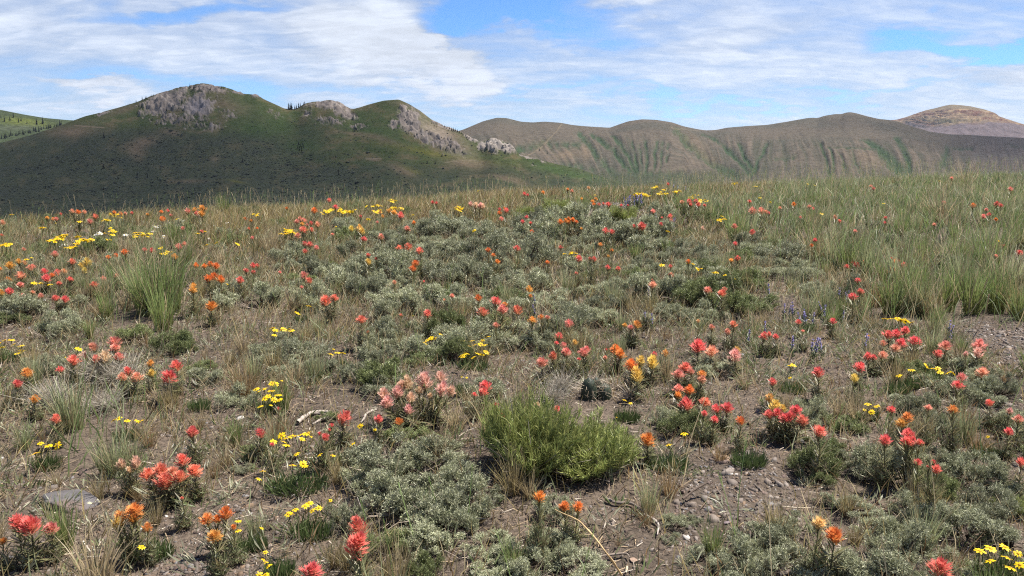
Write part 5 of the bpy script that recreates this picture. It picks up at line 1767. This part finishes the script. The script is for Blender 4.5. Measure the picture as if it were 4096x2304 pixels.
# sagebrush seen singly in the front of the photo: x, y of its middle and width (2576 px wide view)
SAGE_AT = [(998, 1165, 200, 0), (1080, 1160, 150, 0), (950, 1272, 190, 0), (1040, 1262, 210, 0), (1142, 1270, 180, 0), (1090, 1335, 170, 0), (985, 1362, 110, 1), (1063, 1366, 130, 0), (1233, 1366, 140, 0), (1180, 1300, 120, 0),
           (1361, 1334, 80, 0), (1314, 1425, 130, 0), (1393, 1376, 110, 0), (1456, 1420, 140, 0), (1260, 1430, 130, 0), (1705, 1297, 66, 0), (1745, 1284, 46, 0), (1690, 1335, 50, 0), (1904, 1345, 100, 0), (1812, 1425, 130, 0), (1891, 1408, 150, 0),
           (2063, 1165, 140, 1), (2079, 1200, 70, 1), (2168, 1150, 100, 0), (2241, 1188, 150, 0), (2079, 1258, 84, 0), (2154, 1274, 96, 0), (2299, 1285, 130, 0), (2207, 1325, 110, 0), (2262, 1335, 110, 0), (2272, 1370, 150, 0),
           (2429, 1325, 170, 0), (2482, 1280, 130, 0), (2455, 1183, 140, 0), (2547, 1358, 110, 0), (1963, 1380, 130, 0), (1997, 1425, 160, 0), (2215, 1440, 190, 0), (2110, 1410, 100, 0), (2360, 1230, 110, 1), (2390, 1400, 110, 0),
           (2330, 1180, 110, 0), (2530, 1230, 90, 0), (1165, 1200, 110, 0), (1240, 1235, 80, 0), (1120, 1120, 70, 0), (940, 1180, 60, 0), (610, 1160, 60, 0), (60, 790, 110, 0), (25, 805, 80, 1), (560, 770, 100, 0), (340, 845, 80, 1),
           (960, 950, 130, 1), (900, 940, 90, 0), (820, 1040, 60, 1), (760, 900, 120, 0), (700, 910, 100, 0), (1090, 890, 130, 0), (1180, 850, 140, 0), (1290, 850, 130, 0), (2370, 960, 110, 0), (2440, 990, 120, 0), (2420, 930, 90, 0),
           (2480, 1010, 90, 0), (1900, 770, 110, 1), (1800, 760, 130, 1), (1740, 750, 120, 1), (1860, 720, 120, 1), (1660, 740, 120, 0), (1580, 745, 110, 0), (1690, 800, 90, 0), (1840, 780, 100, 1), (2060, 740, 90, 0), (1960, 650, 120, 0),
           (1120, 590, 140, 0), (1060, 600, 120, 0), (1190, 600, 100, 0), (1290, 600, 130, 0), (1370, 600, 130, 0), (1460, 600, 140, 0), (1550, 610, 150, 0), (1640, 610, 110, 0), (1110, 640, 130, 0), (1230, 650, 120, 0), (1330, 660, 130, 0),
           (1020, 700, 140, 0), (930, 690, 120, 0), (880, 720, 130, 0), (1120, 710, 140, 0), (1240, 715, 140, 0), (1340, 720, 120, 0), (980, 760, 120, 0), (1080, 770, 120, 0), (1160, 770, 130, 0), (1280, 780, 120, 0), (1390, 760, 110, 0),
           (1420, 820, 120, 0), (1500, 815, 110, 0), (2290, 610, 80, 0), (2180, 610, 90, 0), (1620, 640, 130, 0), (1720, 650, 90, 0), (800, 690, 90, 0), (760, 730, 90, 0), (1720, 1075, 110, 1), (1690, 1060, 90, 0), (640, 1130, 90, 1), (1200, 1010, 60, 0)]
SAGE_N = 0


def sage(P, w, green, hs=1.0):
    global SAGE_N
    k = (7 + random.randrange(3)) if green else random.randrange(7)
    f, t = SAGE_ME[k]
    root = bpy.data.objects.new("sagebrush", None)
    C.objects.link(root)
    root.location = P
    root.scale = (w, w * random.uniform(0.8, 1.0), w * hs * random.uniform(0.65, 1.35))
    root.rotation_euler = (0, 0, random.uniform(0, 6.28))
    obj("foliage", f, root)
    obj("twigs", t, root)
    px, py = project(np.array(P) + [0, 0, 0.15 * w])
    sz = w * FPX / P[1]
    word = "big" if sz > 240 else "mid-sized" if sz > 150 else "small" if sz > 90 else "tiny"
    thing(root, f"{word} {'greenish' if green else 'grey-green'} low sagebrush", "shrub", (float(px), float(py)), "low sagebrush bushes")
    PLANT_SPOTS.append((P[0], P[1], w * 0.40))
    SAGE_N += 1


for ux, uy, uw, gr in SAGE_AT:
    P = hit(ux * U, uy * U, 0.03)[0]
    w = uw * U / FPX * P[1] / ray(ux * U, uy * U)[1] * 1.25
    sage(P, w, gr, 0.85)
P, c = pick({'S': 16, 's': 7, 'm': 5, 'd': 2.2, 'f': 2.6, 'y': 2.0, 'G': 2.4, 'b': 0.9, 'c': 1.5})
w = np.minimum(rng.uniform(0.16, 0.42, len(P)), 0.055 * P[:, 1] + 0.03)
ok = clear_of(P, w * 0.2, 0.55)
P, w = P[ok], w[ok]
order = np.argsort(-apparent(P, w))
rest = []
for i in order:
    S = np.array(PLANT_SPOTS[-400:])
    if (np.hypot(P[i, 0] - S[:, 0], P[i, 1] - S[:, 1]) < 0.50 * (S[:, 2] + w[i] * 0.4)).any():
        continue
    if SAGE_N < 270 and -100 < project(P[i])[0] < 4196:
        sage([P[i, 0], P[i, 1], float(ground(P[i, 0], P[i, 1]))], w[i], random.random() < 0.18)
    else:
        rest.append(i)


def merged(name, sets, places, scales, rots, mat, label, pick_k=None, hsc=None):
    """many copies of ready geometry in one mesh: for what is past counting"""
    g = Geo()
    k = rng.integers(0, len(sets), len(places)) if pick_k is None else pick_k
    for j in range(len(sets)):
        idx = np.nonzero(k == j)[0]
        if not len(idx):
            continue
        V, Q, T, K = sets[j].data()
        c, s = np.cos(rots[idx]), np.sin(rots[idx])
        sc = scales[idx]
        hz = sc if hsc is None else hsc[idx]
        X = (V[None, :, 0] * c[:, None] - V[None, :, 1] * s[:, None]) * sc[:, None] + places[idx, 0][:, None]
        Y = (V[None, :, 0] * s[:, None] + V[None, :, 1] * c[:, None]) * sc[:, None] + places[idx, 1][:, None]
        Z = V[None, :, 2] * hz[:, None] + places[idx, 2][:, None]
        W = np.stack([X, Y, Z], -1).reshape(-1, 3)
        off = (np.arange(len(idx)) * len(V))[:, None, None]
        QQ = (Q[None] + off).reshape(-1, 4) if len(Q) else None
        TT = (T[None] + off).reshape(-1, 3) if len(T) else None
        tone = rng.uniform(0.8, 1.2, (len(idx), 1, 1))
        g.add(W, QQ, TT, (K[None] * tone).reshape(-1, 3))
    return struct(obj(name, g.mesh(name, mat)), 'stuff', label)


if rest:
    rest = np.array(rest)
    PP = P[rest].copy()
    PP[:, 2] = ground(PP[:, 0], PP[:, 1])
    merged("sagebrush_cover", [s[0] for s in SAGE_FAR], PP, w[rest], rng.uniform(0, 6.28, len(rest)), M_SAGE, "low grey sagebrush growing thickly in the middle distance")

# grass tufts seen singly: x, y of the foot, height (2576 px wide view), kind
TUFT_AT = [(400, 800, 175, 'green'), (370, 790, 160, 'green'), (430, 790, 165, 'green'), (410, 830, 140, 'green'), (345, 760, 120, 'grey'), (300, 1195, 130, 'grey'), (270, 1190, 110, 'grey'), (335, 1185, 110, 'grey'),
           (250, 800, 60, 'rust'), (60, 1130, 80, 'grey'), (110, 850, 60, 'green'), (225, 850, 55, 'green'), (1790, 1400, 110, 'green'), (1750, 1000, 50, 'green'), (620, 990, 110, 'rust'), (600, 1000, 90, 'rust'), (640, 960, 90, 'grey'),
           (1290, 1245, 120, 'gold'), (1330, 1250, 90, 'straw'), (1810, 1160, 70, 'rust'), (540, 1200, 60, 'rust'), (690, 940, 90, 'gold'), (90, 975, 90, 'grey'), (2240, 790, 130, 'green'), (2300, 785, 140, 'green'), (2380, 780, 130, 'green'),
           (2440, 790, 140, 'green'), (2500, 785, 150, 'green'), (2560, 790, 130, 'gold'), (2200, 770, 120, 'rust'), (2340, 800, 120, 'gold'), (2270, 740, 150, 'grey'), (2420, 750, 150, 'grey'), (2530, 740, 140, 'grey'), (2480, 700, 150, 'green'),
           (2180, 700, 130, 'grey'), (2130, 690, 120, 'green'), (2100, 680, 110, 'grey'), (2050, 660, 120, 'gold'), (1120, 770, 80, 'green'), (1010, 690, 80, 'green'), (1600, 660, 60, 'green'), (1680, 650, 60, 'green'), (1850, 620, 110, 'green'), (1880, 610, 100, 'grey'),
           (960, 600, 70, 'grey'), (300, 600, 75, 'grey'), (560, 540, 70, 'green'), (1470, 540, 60, 'green'), (680, 640, 70, 'straw'), (690, 620, 60, 'straw'), (1480, 860, 50, 'straw'), (1620, 830, 90, 'straw'), (2370, 560, 100, 'straw'),
           (2430, 470, 70, 'straw'), (2090, 830, 70, 'green'), (2030, 800, 80, 'grey'), (1210, 1050, 60, 'straw'), (2240, 1180, 90, 'gold'), (2330, 1110, 80, 'gold'), (2460, 1140, 90, 'rust'), (2300, 1290, 130, 'gold'), (2130, 1300, 90, 'gold'),
           (150, 1090, 70, 'rust'), (340, 1320, 40, 'rust'), (350, 1255, 60, 'rust'), (440, 1030, 60, 'gold'), (1020, 890, 70, 'gold'), (1290, 1130, 160, 'straw'), (1240, 1120, 150, 'gold'), (1110, 1160, 110, 'straw'), (1150, 1080, 90, 'straw'), (2250, 970, 90, 'gold'),
           (2290, 930, 80, 'gold'), (1080, 1320, 90, 'green'), (1290, 1440, 100, 'green'), (880, 1430, 110, 'gold'), (840, 1420, 90, 'gold'), (2320, 1380, 140, 'grey'), (2400, 1430, 80, 'rust'), (2150, 1370, 70, 'gold')]
TUFT_N = 0
TCOL = {'green': "green bunchgrass tuft", 'grey': "grey-green bunchgrass tuft", 'gold': "golden-green grass tuft", 'straw': "bleached straw-coloured grass tuft", 'rust': "rust-brown dry grass tuft"}


def tuft(P, h, kind, parts=True, wide=1.0):
    global TUFT_N
    b, s = random.choice(TUFT_ME[kind])
    px, py = project(np.array(P) + [0, 0, 0.5 * h])
    sz = h * FPX / P[1]
    if parts:
        root = bpy.data.objects.new("grass_tuft", None)
        C.objects.link(root)
        obj("blades", b, root)
        obj("seed_stalks", s, root)
    else:
        root = obj("grass_tuft", b)
    root.location = P
    root.scale = (h * wide, h * wide, h)
    root.rotation_euler = (random.gauss(0, .05), random.gauss(0, .05), random.uniform(0, 6.28))
    word = "tall" if sz > 170 else "mid-height" if sz > 100 else "short" if sz > 60 else "tiny"
    thing(root, f"{word} {TCOL[kind]}", "grass", (float(px), float(py)), "tufts of grass")
    TUFT_N += 1


for ux, uy, uh, kind in TUFT_AT:
    P = hit(ux * U, uy * U)[0]
    h = uh * U / FPX * P[1] / ray(ux * U, uy * U)[1] * 1.05
    tuft(P, h, kind, True, 1.1 if kind == 'green' else 1.0)
P, c = pick({'G': 11, 'y': 14, 'd': 18, 'm': 17, 's': 14, 'S': 5, 'f': 9, 'b': 7, 'c': 12, 'v': 0.8})
kinds = []
hh = []
for code in c:
    k = chr(code)
    kd = {'G': ['green'] * 4 + ['grey'] * 5 + ['gold'] * 1 + ['straw'], 'y': ['gold'] * 5 + ['straw'] * 2 + ['green'] * 2 + ['rust'] * 2, 'd': ['rust'] * 3 + ['straw'] * 3 + ['gold'] * 2, 'm': ['gold', 'grey', 'straw', 'rust', 'green'],
          's': ['gold', 'straw', 'rust', 'grey'], 'S': ['gold', 'straw', 'grey'], 'f': ['grey', 'green', 'rust', 'straw'], 'b': ['straw', 'rust', 'gold'], 'c': ['straw', 'grey'], 'v': ['straw', 'gold']}[k]
    kd = random.choice(kd)
    base = {'G': 0.26, 'y': 0.22, 'd': 0.13, 'm': 0.18, 's': 0.17, 'S': 0.18, 'f': 0.12, 'b': 0.10, 'c': 0.13, 'v': 0.10}[k]
    kinds.append(kd)
    hh.append(base * random.uniform(0.7, 1.3) * (0.7 if kd == 'rust' else 1))
hh = np.array(hh)
near_r = PLANT_SPOTS
ok = clear_of(P, hh * 0.1, 0.7)
P, hh, kinds = P[ok], hh[ok], [k for k, o in zip(kinds, ok) if o]
order = np.argsort(-apparent(P, hh))
left = []
for i in order:
    if TUFT_N < 280 and -60 < project(P[i])[0] < 4156:
        tuft([P[i, 0], P[i, 1], float(ground(P[i, 0], P[i, 1]))], hh[i], kinds[i], apparent(P[i:i + 1], hh[i:i + 1])[0] > 90)
    else:
        left.append(i)
left = np.array(left)
names = list(TUFT)
kk = np.array([names.index(kinds[i]) for i in left])
PP = P[left].copy()
PP[:, 2] = ground(PP[:, 0], PP[:, 1])
thin = [tuft_geo(k, 260 + i, 46)[0] for i, k in enumerate(names)]
merged("grass", thin, PP, hh[left], rng.uniform(0, 6.28, len(left)), M_GRASS, "meadow grass between and behind the single tufts", kk)


def loose_grass():
    """single blades and seed stalks of the far meadow, thicker towards the crest"""
    P, c = pick({'G': 230, 'y': 900, 'm': 900, 's': 1100, 'd': 1200, 'S': 900, 'f': 560, 'b': 330, 'c': 650})
    n = len(P)
    isG, isy = c == ord('G'), c == ord('y')
    h = np.where(isG, 0.24, np.where(isy, 0.22, np.where(P[:, 1] < 4.5, 0.095, 0.13))) * rng.uniform(0.45, 1.3, n)
    P[:, 2] = ground(P[:, 0], P[:, 1]) - 0.01
    t = rng.random((n, 1))
    patch = fbm(P[:, 0] * 0.9, P[:, 1] * 0.9, 3, 201)[:, None]
    green = np.array([0.185, 0.255, 0.080])
    grey = np.array([0.320, 0.355, 0.190])
    gold = np.array([0.370, 0.290, 0.120])
    rust = np.array([0.270, 0.165, 0.080])
    straw = np.array([0.520, 0.420, 0.250])
    K = np.where(isG[:, None], np.where(t < 0.45 - patch, green, np.where(t < 0.80, grey, straw)), np.where(isy[:, None], np.where(t < 0.40 + patch, gold, np.where(t < 0.6, green, np.where(t < 0.78, rust, straw))),
                 np.where(t < 0.4, straw, np.where(t < 0.65, gold, np.where(t < 0.85, grey, rust))))) * rng.uniform(0.65, 1.25, (n, 1))
    D = np.concatenate([rng.normal(0, 0.28, (n, 2)) + [0.07, 0], np.ones((n, 1))], 1)
    bend = np.concatenate([rng.normal(0.10, 0.25, (n, 2)), -0.1 * np.ones((n, 1))], 1)
    side = np.stack([np.ones(n), rng.normal(0, 0.7, n), 0 * h], -1)
    g = Geo()
    g.strips(P, D, h, np.where(isG, 0.0062, 0.0042) * rng.uniform(0.7, 1.3, n) * np.clip(P[:, 1] / 6, 0.8, 1.6), K * [0.8, 0.8, 0.75], 3, bend, side, 'blade', K)
    # seed stalks standing above
    P2, c2 = pick({'G': 30, 'y': 30, 's': 14, 'm': 20, 'S': 15, 'd': 18, 'f': 6})
    m = len(P2)
    P2[:, 2] = ground(P2[:, 0], P2[:, 1])
    hh = np.where(c2 == ord('G'), 0.42, np.where(c2 == ord('y'), 0.34, 0.22)) * rng.uniform(0.7, 1.35, m)
    D = unit(np.concatenate([rng.normal(0, 0.16, (m, 2)), np.ones((m, 1))], 1))
    bend = np.concatenate([rng.normal(0.05, 0.12, (m, 2)), np.zeros((m, 1))], 1)
    side = np.stack([np.ones(m), rng.normal(0, 0.5, m), 0 * hh], -1)
    K = np.where(rng.random((m, 1)) < 0.65, straw, green * 1.2) * rng.uniform(0.8, 1.25, (m, 1))
    g.strips(P2, D, hh, 0.0030, K, 4, bend, side, 'stick')
    tip = P2 + D * (hh * 0.84)[:, None] + bend * (hh * 0.84 ** 2)[:, None]
    for j in range(4):
        g.strips(tip + D * (0.035 * j * hh)[:, None], D + rng.normal(0, 0.3, (m, 3)), 0.06 * hh, 0.006, K * 1.1, 1, side=side, shape='leaf')
    struct(obj("grass_blades", g.mesh("grass_blades", M_GRASS)), 'stuff', "loose grass blades and seed stalks over the whole meadow")


loose_grass()


def ground_cover():
    """small leafy herbs hugging the soil"""
    P, c = pick({'f': 120, 'm': 120, 'b': 46, 's': 80, 'd': 80, 'c': 90, 'y': 50, 'S': 40, 'v': 6, 'G': 14})
    keep = P[:, 1] < 11
    P, c = P[keep], c[keep]
    P[:, 2] = ground(P[:, 0], P[:, 1])
    n = len(P)
    k = 22
    r = rng.uniform(0.035, 0.11, n) * np.where(P[:, 1] < 3.5, 0.75, 1)
    PP = np.repeat(P, k, 0)
    RR = np.repeat(r, k)
    m = n * k
    a = rng.uniform(0, 6.28, m)
    q = np.sqrt(rng.random(m)) * RR * 0.8
    PP = PP + np.stack([np.cos(a) * q, np.sin(a) * q, rng.uniform(0, 0.4, m) * RR], -1)
    D = np.stack([np.cos(a), np.sin(a), rng.uniform(0.3, 1.6, m)], -1)
    tone = np.repeat(rng.uniform(0.7, 1.25, n), k)[:, None] * rng.uniform(0.75, 1.25, (m, 1))
    kind = np.repeat(rng.random(n), k)[:, None]
    K = np.where(kind < 0.38, [0.140, 0.170, 0.065], np.where(kind < 0.75, [0.270, 0.270, 0.175], [0.250, 0.190, 0.110])) * tone
    g = Geo()
    g.strips(PP, D, rng.uniform(0.3, 0.7, m) * RR, rng.uniform(0.003, 0.0065, m), K, 2, rng.normal(0, 0.2, (m, 3)), shape='leaf')
    struct(obj("ground_cover", g.mesh("ground_cover", M_LEAF)), 'stuff', "small leafy herbs spread low over the soil")


ground_cover()


def litter():
    """straw, twigs and dead stems lying on the soil"""
    P, c = pick({'b': 2000, 'd': 2400, 'm': 1700, 's': 1800, 'S': 1500, 'f': 1200, 'c': 1800, 'v': 320, 'R': 1400, 'y': 400, 'G': 300})
    keep = (P[:, 1] < 9.5) & (rng.random(len(P)) < np.clip(6.0 / P[:, 1], 0, 1))
    P = P[keep]
    n = len(P)
    P[:, 2] = ground(P[:, 0], P[:, 1]) + rng.uniform(0.0, 0.014, n)
    a = rng.uniform(0, 6.28, n)
    D = np.stack([np.cos(a), np.sin(a), rng.normal(0.03, 0.14, n)], -1)
    L = rng.uniform(0.012, 0.05, n) * np.where(rng.random(n) < 0.10, 2.4, 1)
    t = rng.random((n, 1))
    K = np.where(t < 0.34, [0.25, 0.185, 0.115], np.where(t < 0.66, [0.130, 0.092, 0.066], np.where(t < 0.90, [0.055, 0.040, 0.032], [0.42, 0.36, 0.285]))) * rng.uniform(0.6, 1.3, (n, 1))
    g = Geo()
    g.strips(P, D, L, rng.uniform(0.0016, 0.0034, n), K, 2, rng.normal(0, 0.22, (n, 3)) * [1, 1, 0.35], np.stack([-np.sin(a), np.cos(a), rng.normal(0, 0.4, n)], -1), 'stick')
    struct(obj("litter", g.mesh("litter", M_WOOD)), 'stuff', "dry straw and twig litter lying on the brown soil")


litter()


def gravel():
    """flat angular chips of stone"""
    P, c = pick({'v': 8500, 'b': 2600, 'f': 1700, 'd': 1000, 'm': 1300, 's': 900, 'c': 900, 'S': 500})
    keep = (P[:, 1] < 13) & (rng.random(len(P)) < np.clip(3.4 / P[:, 1], 0, 1) * np.where(P[:, 1] > 8, 2.0, 1.0))
    P, c = P[keep], c[keep]
    n = len(P)
    s = 0.0034 * np.exp(rng.normal(0, 0.60, n)) * np.where(P[:, 1] > 7, 1.9, 1.0) * np.where(c == ord('v'), 1.25, 1.0)
    s = np.minimum(s, 0.021)
    P[:, 2] = ground(P[:, 0], P[:, 1]) + s * 0.12
    a = np.arange(6) / 6 * 2 * np.pi
    j = rng.uniform(0.35, 1.3, (n, 6))
    top = np.stack([np.cos(a)[None] * j, np.sin(a)[None] * j, np.broadcast_to(0.26, (n, 6)) * rng.uniform(0.4, 1.5, (n, 6))], -1)
    bot = np.stack([np.cos(a)[None] * j * 1.12, np.sin(a)[None] * j * 1.12, np.broadcast_to(-0.35, (n, 6))], -1)
    V = np.concatenate([top, bot], 1)
    V[..., 1] *= rng.uniform(0.4, 0.95, (n, 1))
    th = rng.uniform(0, 6.28, n)
    tilt = rng.normal(0, 0.32, (n, 2))
    X = V[..., 0] * np.cos(th)[:, None] - V[..., 1] * np.sin(th)[:, None]
    Y = V[..., 0] * np.sin(th)[:, None] + V[..., 1] * np.cos(th)[:, None]
    Z = V[..., 2] + X * tilt[:, :1] + Y * tilt[:, 1:]
    V = np.stack([X, Y, Z], -1) * s[:, None, None] + P[:, None]
    q0 = [(i, 6 + i, 6 + (i + 1) % 6, (i + 1) % 6) for i in range(6)] + [(0, 1, 2, 3), (0, 3, 4, 5)]
    Q = (np.array(q0)[None] + (np.arange(n) * 12)[:, None, None]).reshape(-1, 4)
    t = rng.random((n, 1))
    K = np.where(t < 0.36, [0.130, 0.103, 0.083], np.where(t < 0.60, [0.160, 0.132, 0.110], np.where(t < 0.78, [0.115, 0.080, 0.064], np.where(t < 0.87, [0.130, 0.120, 0.116], np.where(t < 0.985, [0.165, 0.110, 0.070], [0.34, 0.31, 0.28]))))) * rng.uniform(0.65, 1.3, (n, 1))
    g = Geo()
    g.add(V.reshape(-1, 3), Q, None, np.repeat(K, 12, 0))
    struct(obj("gravel", g.mesh("gravel", M_GRAVEL)), 'stuff', "flat chips of brown and grey stone on the bare soil")


gravel()

# ------------------------------------------------------------------ labels: what it is, and which one, by the landmark nearest to it
LANDMARKS = [("the bright green shrub", 2240, 1800), ("the flat lichened rock", 275, 1990), ("the salmon-pink cluster", 1670, 1580), ("the hooked dead branch", 1250, 1650), ("the dark spiny cactus", 2410, 1570),
             ("the silvery cactus mounds", 340, 1560), ("the tall green clump", 630, 1210), ("the lower gravel patch", 2950, 2080), ("the stony hump", 2330, 860), ("the ochre stone", 3215, 1925),
             ("the big daisy mat", 1190, 1880), ("the long golden stalk", 2400, 2160), ("the tan pebble", 2535, 2237), ("the cream-and-red cluster", 3130, 1680), ("the purple-flowered path", 3230, 1290),
             ("the far yellow-daisy clumps", 300, 965), ("the tall two-headed spike", 1425, 2150), ("the corner's yellow daisies", 4000, 2270), ("the right red cluster", 3590, 1370),
             ("the leaning bleached stalk", 3930, 1240), ("the wide coral-red clump", 660, 1920), ("the central red trio", 1650, 1000), ("the violet-flowered crest", 2710, 750), ("the dark hillside", 400, 800),
             ("the tall grass slope", 3700, 900), ("the single white daisy", 795, 1582), ("the golden crest grass", 1500, 790), ("the red-and-purple patch", 3420, 1170), ("the twin daisy mats", 1870, 1430),
             ("the right gravel slope", 4010, 1480), ("the central sagebrush heap", 2000, 1110), ("the crimson pair", 690, 1500)]
FAR_MARKS = [("the main rocky summit", 810, 335), ("the pale foot crag", 1975, 560), ("the second rocky hump", 1320, 400), ("the third peak", 1595, 400), ("the saddle", 1170, 440), ("the left valley notch", 290, 480),
             ("the heart-shaped patch", 560, 580), ("the bare brown dome", 1870, 660), ("the low bare knoll", 1500, 655), ("the bright green patch", 1200, 590), ("the far left slope", 60, 470), ("the dark slope's foot", 400, 760)]
ORD = ["nearest", "second nearest", "third nearest", "fourth nearest", "fifth nearest", "sixth nearest", "seventh nearest", "eighth nearest", "ninth nearest", "tenth nearest", "eleventh nearest", "twelfth nearest",
       "thirteenth nearest", "fourteenth nearest", "fifteenth nearest", "sixteenth nearest", "seventeenth nearest", "eighteenth nearest", "nineteenth nearest", "twentieth nearest"]


def write_labels():
    count = {}
    for o, desc, at in THINGS:
        count[desc] = count.get(desc, 0) + 1
    groups = {}
    for o, desc, at in THINGS:
        if count[desc] == 1:
            o['label'] = desc
            continue
        marks = FAR_MARKS if o.name.startswith("conifer") else LANDMARKS
        best = min(marks, key=lambda m: math.hypot((at[0] - m[1]), (at[1] - m[2]) * 1.6))
        dx, dy = at[0] - best[1], (at[1] - best[2]) * 1.6
        if abs(dx) > abs(dy):
            side = "left of" if dx < 0 else "right of"
        else:
            side = ("above" if marks is FAR_MARKS else "behind") if dy < 0 else ("below" if marks is FAR_MARKS else "in front of")
        groups.setdefault((desc, best[0], side), []).append((math.hypot(dx, dy), o))
    for (desc, mark, side), rows in groups.items():
        rows.sort(key=lambda r: r[0])
        for i, (d, o) in enumerate(rows):
            if len(rows) == 1:
                o['label'] = f"{desc} {side} {mark}"
            else:
                o['label'] = f"{desc}, {ORD[min(i, len(ORD) - 1)]} {side} {mark}"


write_labels()
print("counts: sage", SAGE_N, "tufts", TUFT_N, "things", len(THINGS), "objects", len(bpy.data.objects), "area", AREA)

# ------------------------------------------------------------------ the air: pale haze that far hills fade into
def haze(density):
    m = bpy.data.materials.new("air")
    m.use_nodes = True
    t = NT(m.node_tree)
    v = t.n('ShaderNodeVolumePrincipled')
    v.inputs['Color'].default_value = (0.72, 0.80, 0.95, 1)
    v.inputs['Density'].default_value = density
    v.inputs['Anisotropy'].default_value = 0.2
    o = t.n('ShaderNodeOutputMaterial')
    t.put(o.inputs['Volume'], v.outputs[0])
    x, z0, z1 = 7000, -100, 330
    V = [(-x, -x, z0), (x, -x, z0), (x, x, z0), (-x, x, z0), (-x, -x, z1), (x, -x, z1), (x, x, z1), (-x, x, z1)]
    Q = [(0, 3, 2, 1), (4, 5, 6, 7), (0, 1, 5, 4), (1, 2, 6, 5), (2, 3, 7, 6), (3, 0, 4, 7)]
    struct(obj("haze", mesh_np("haze", V, Q, None, None, False, [m])), 'stuff')


haze(0.000036)
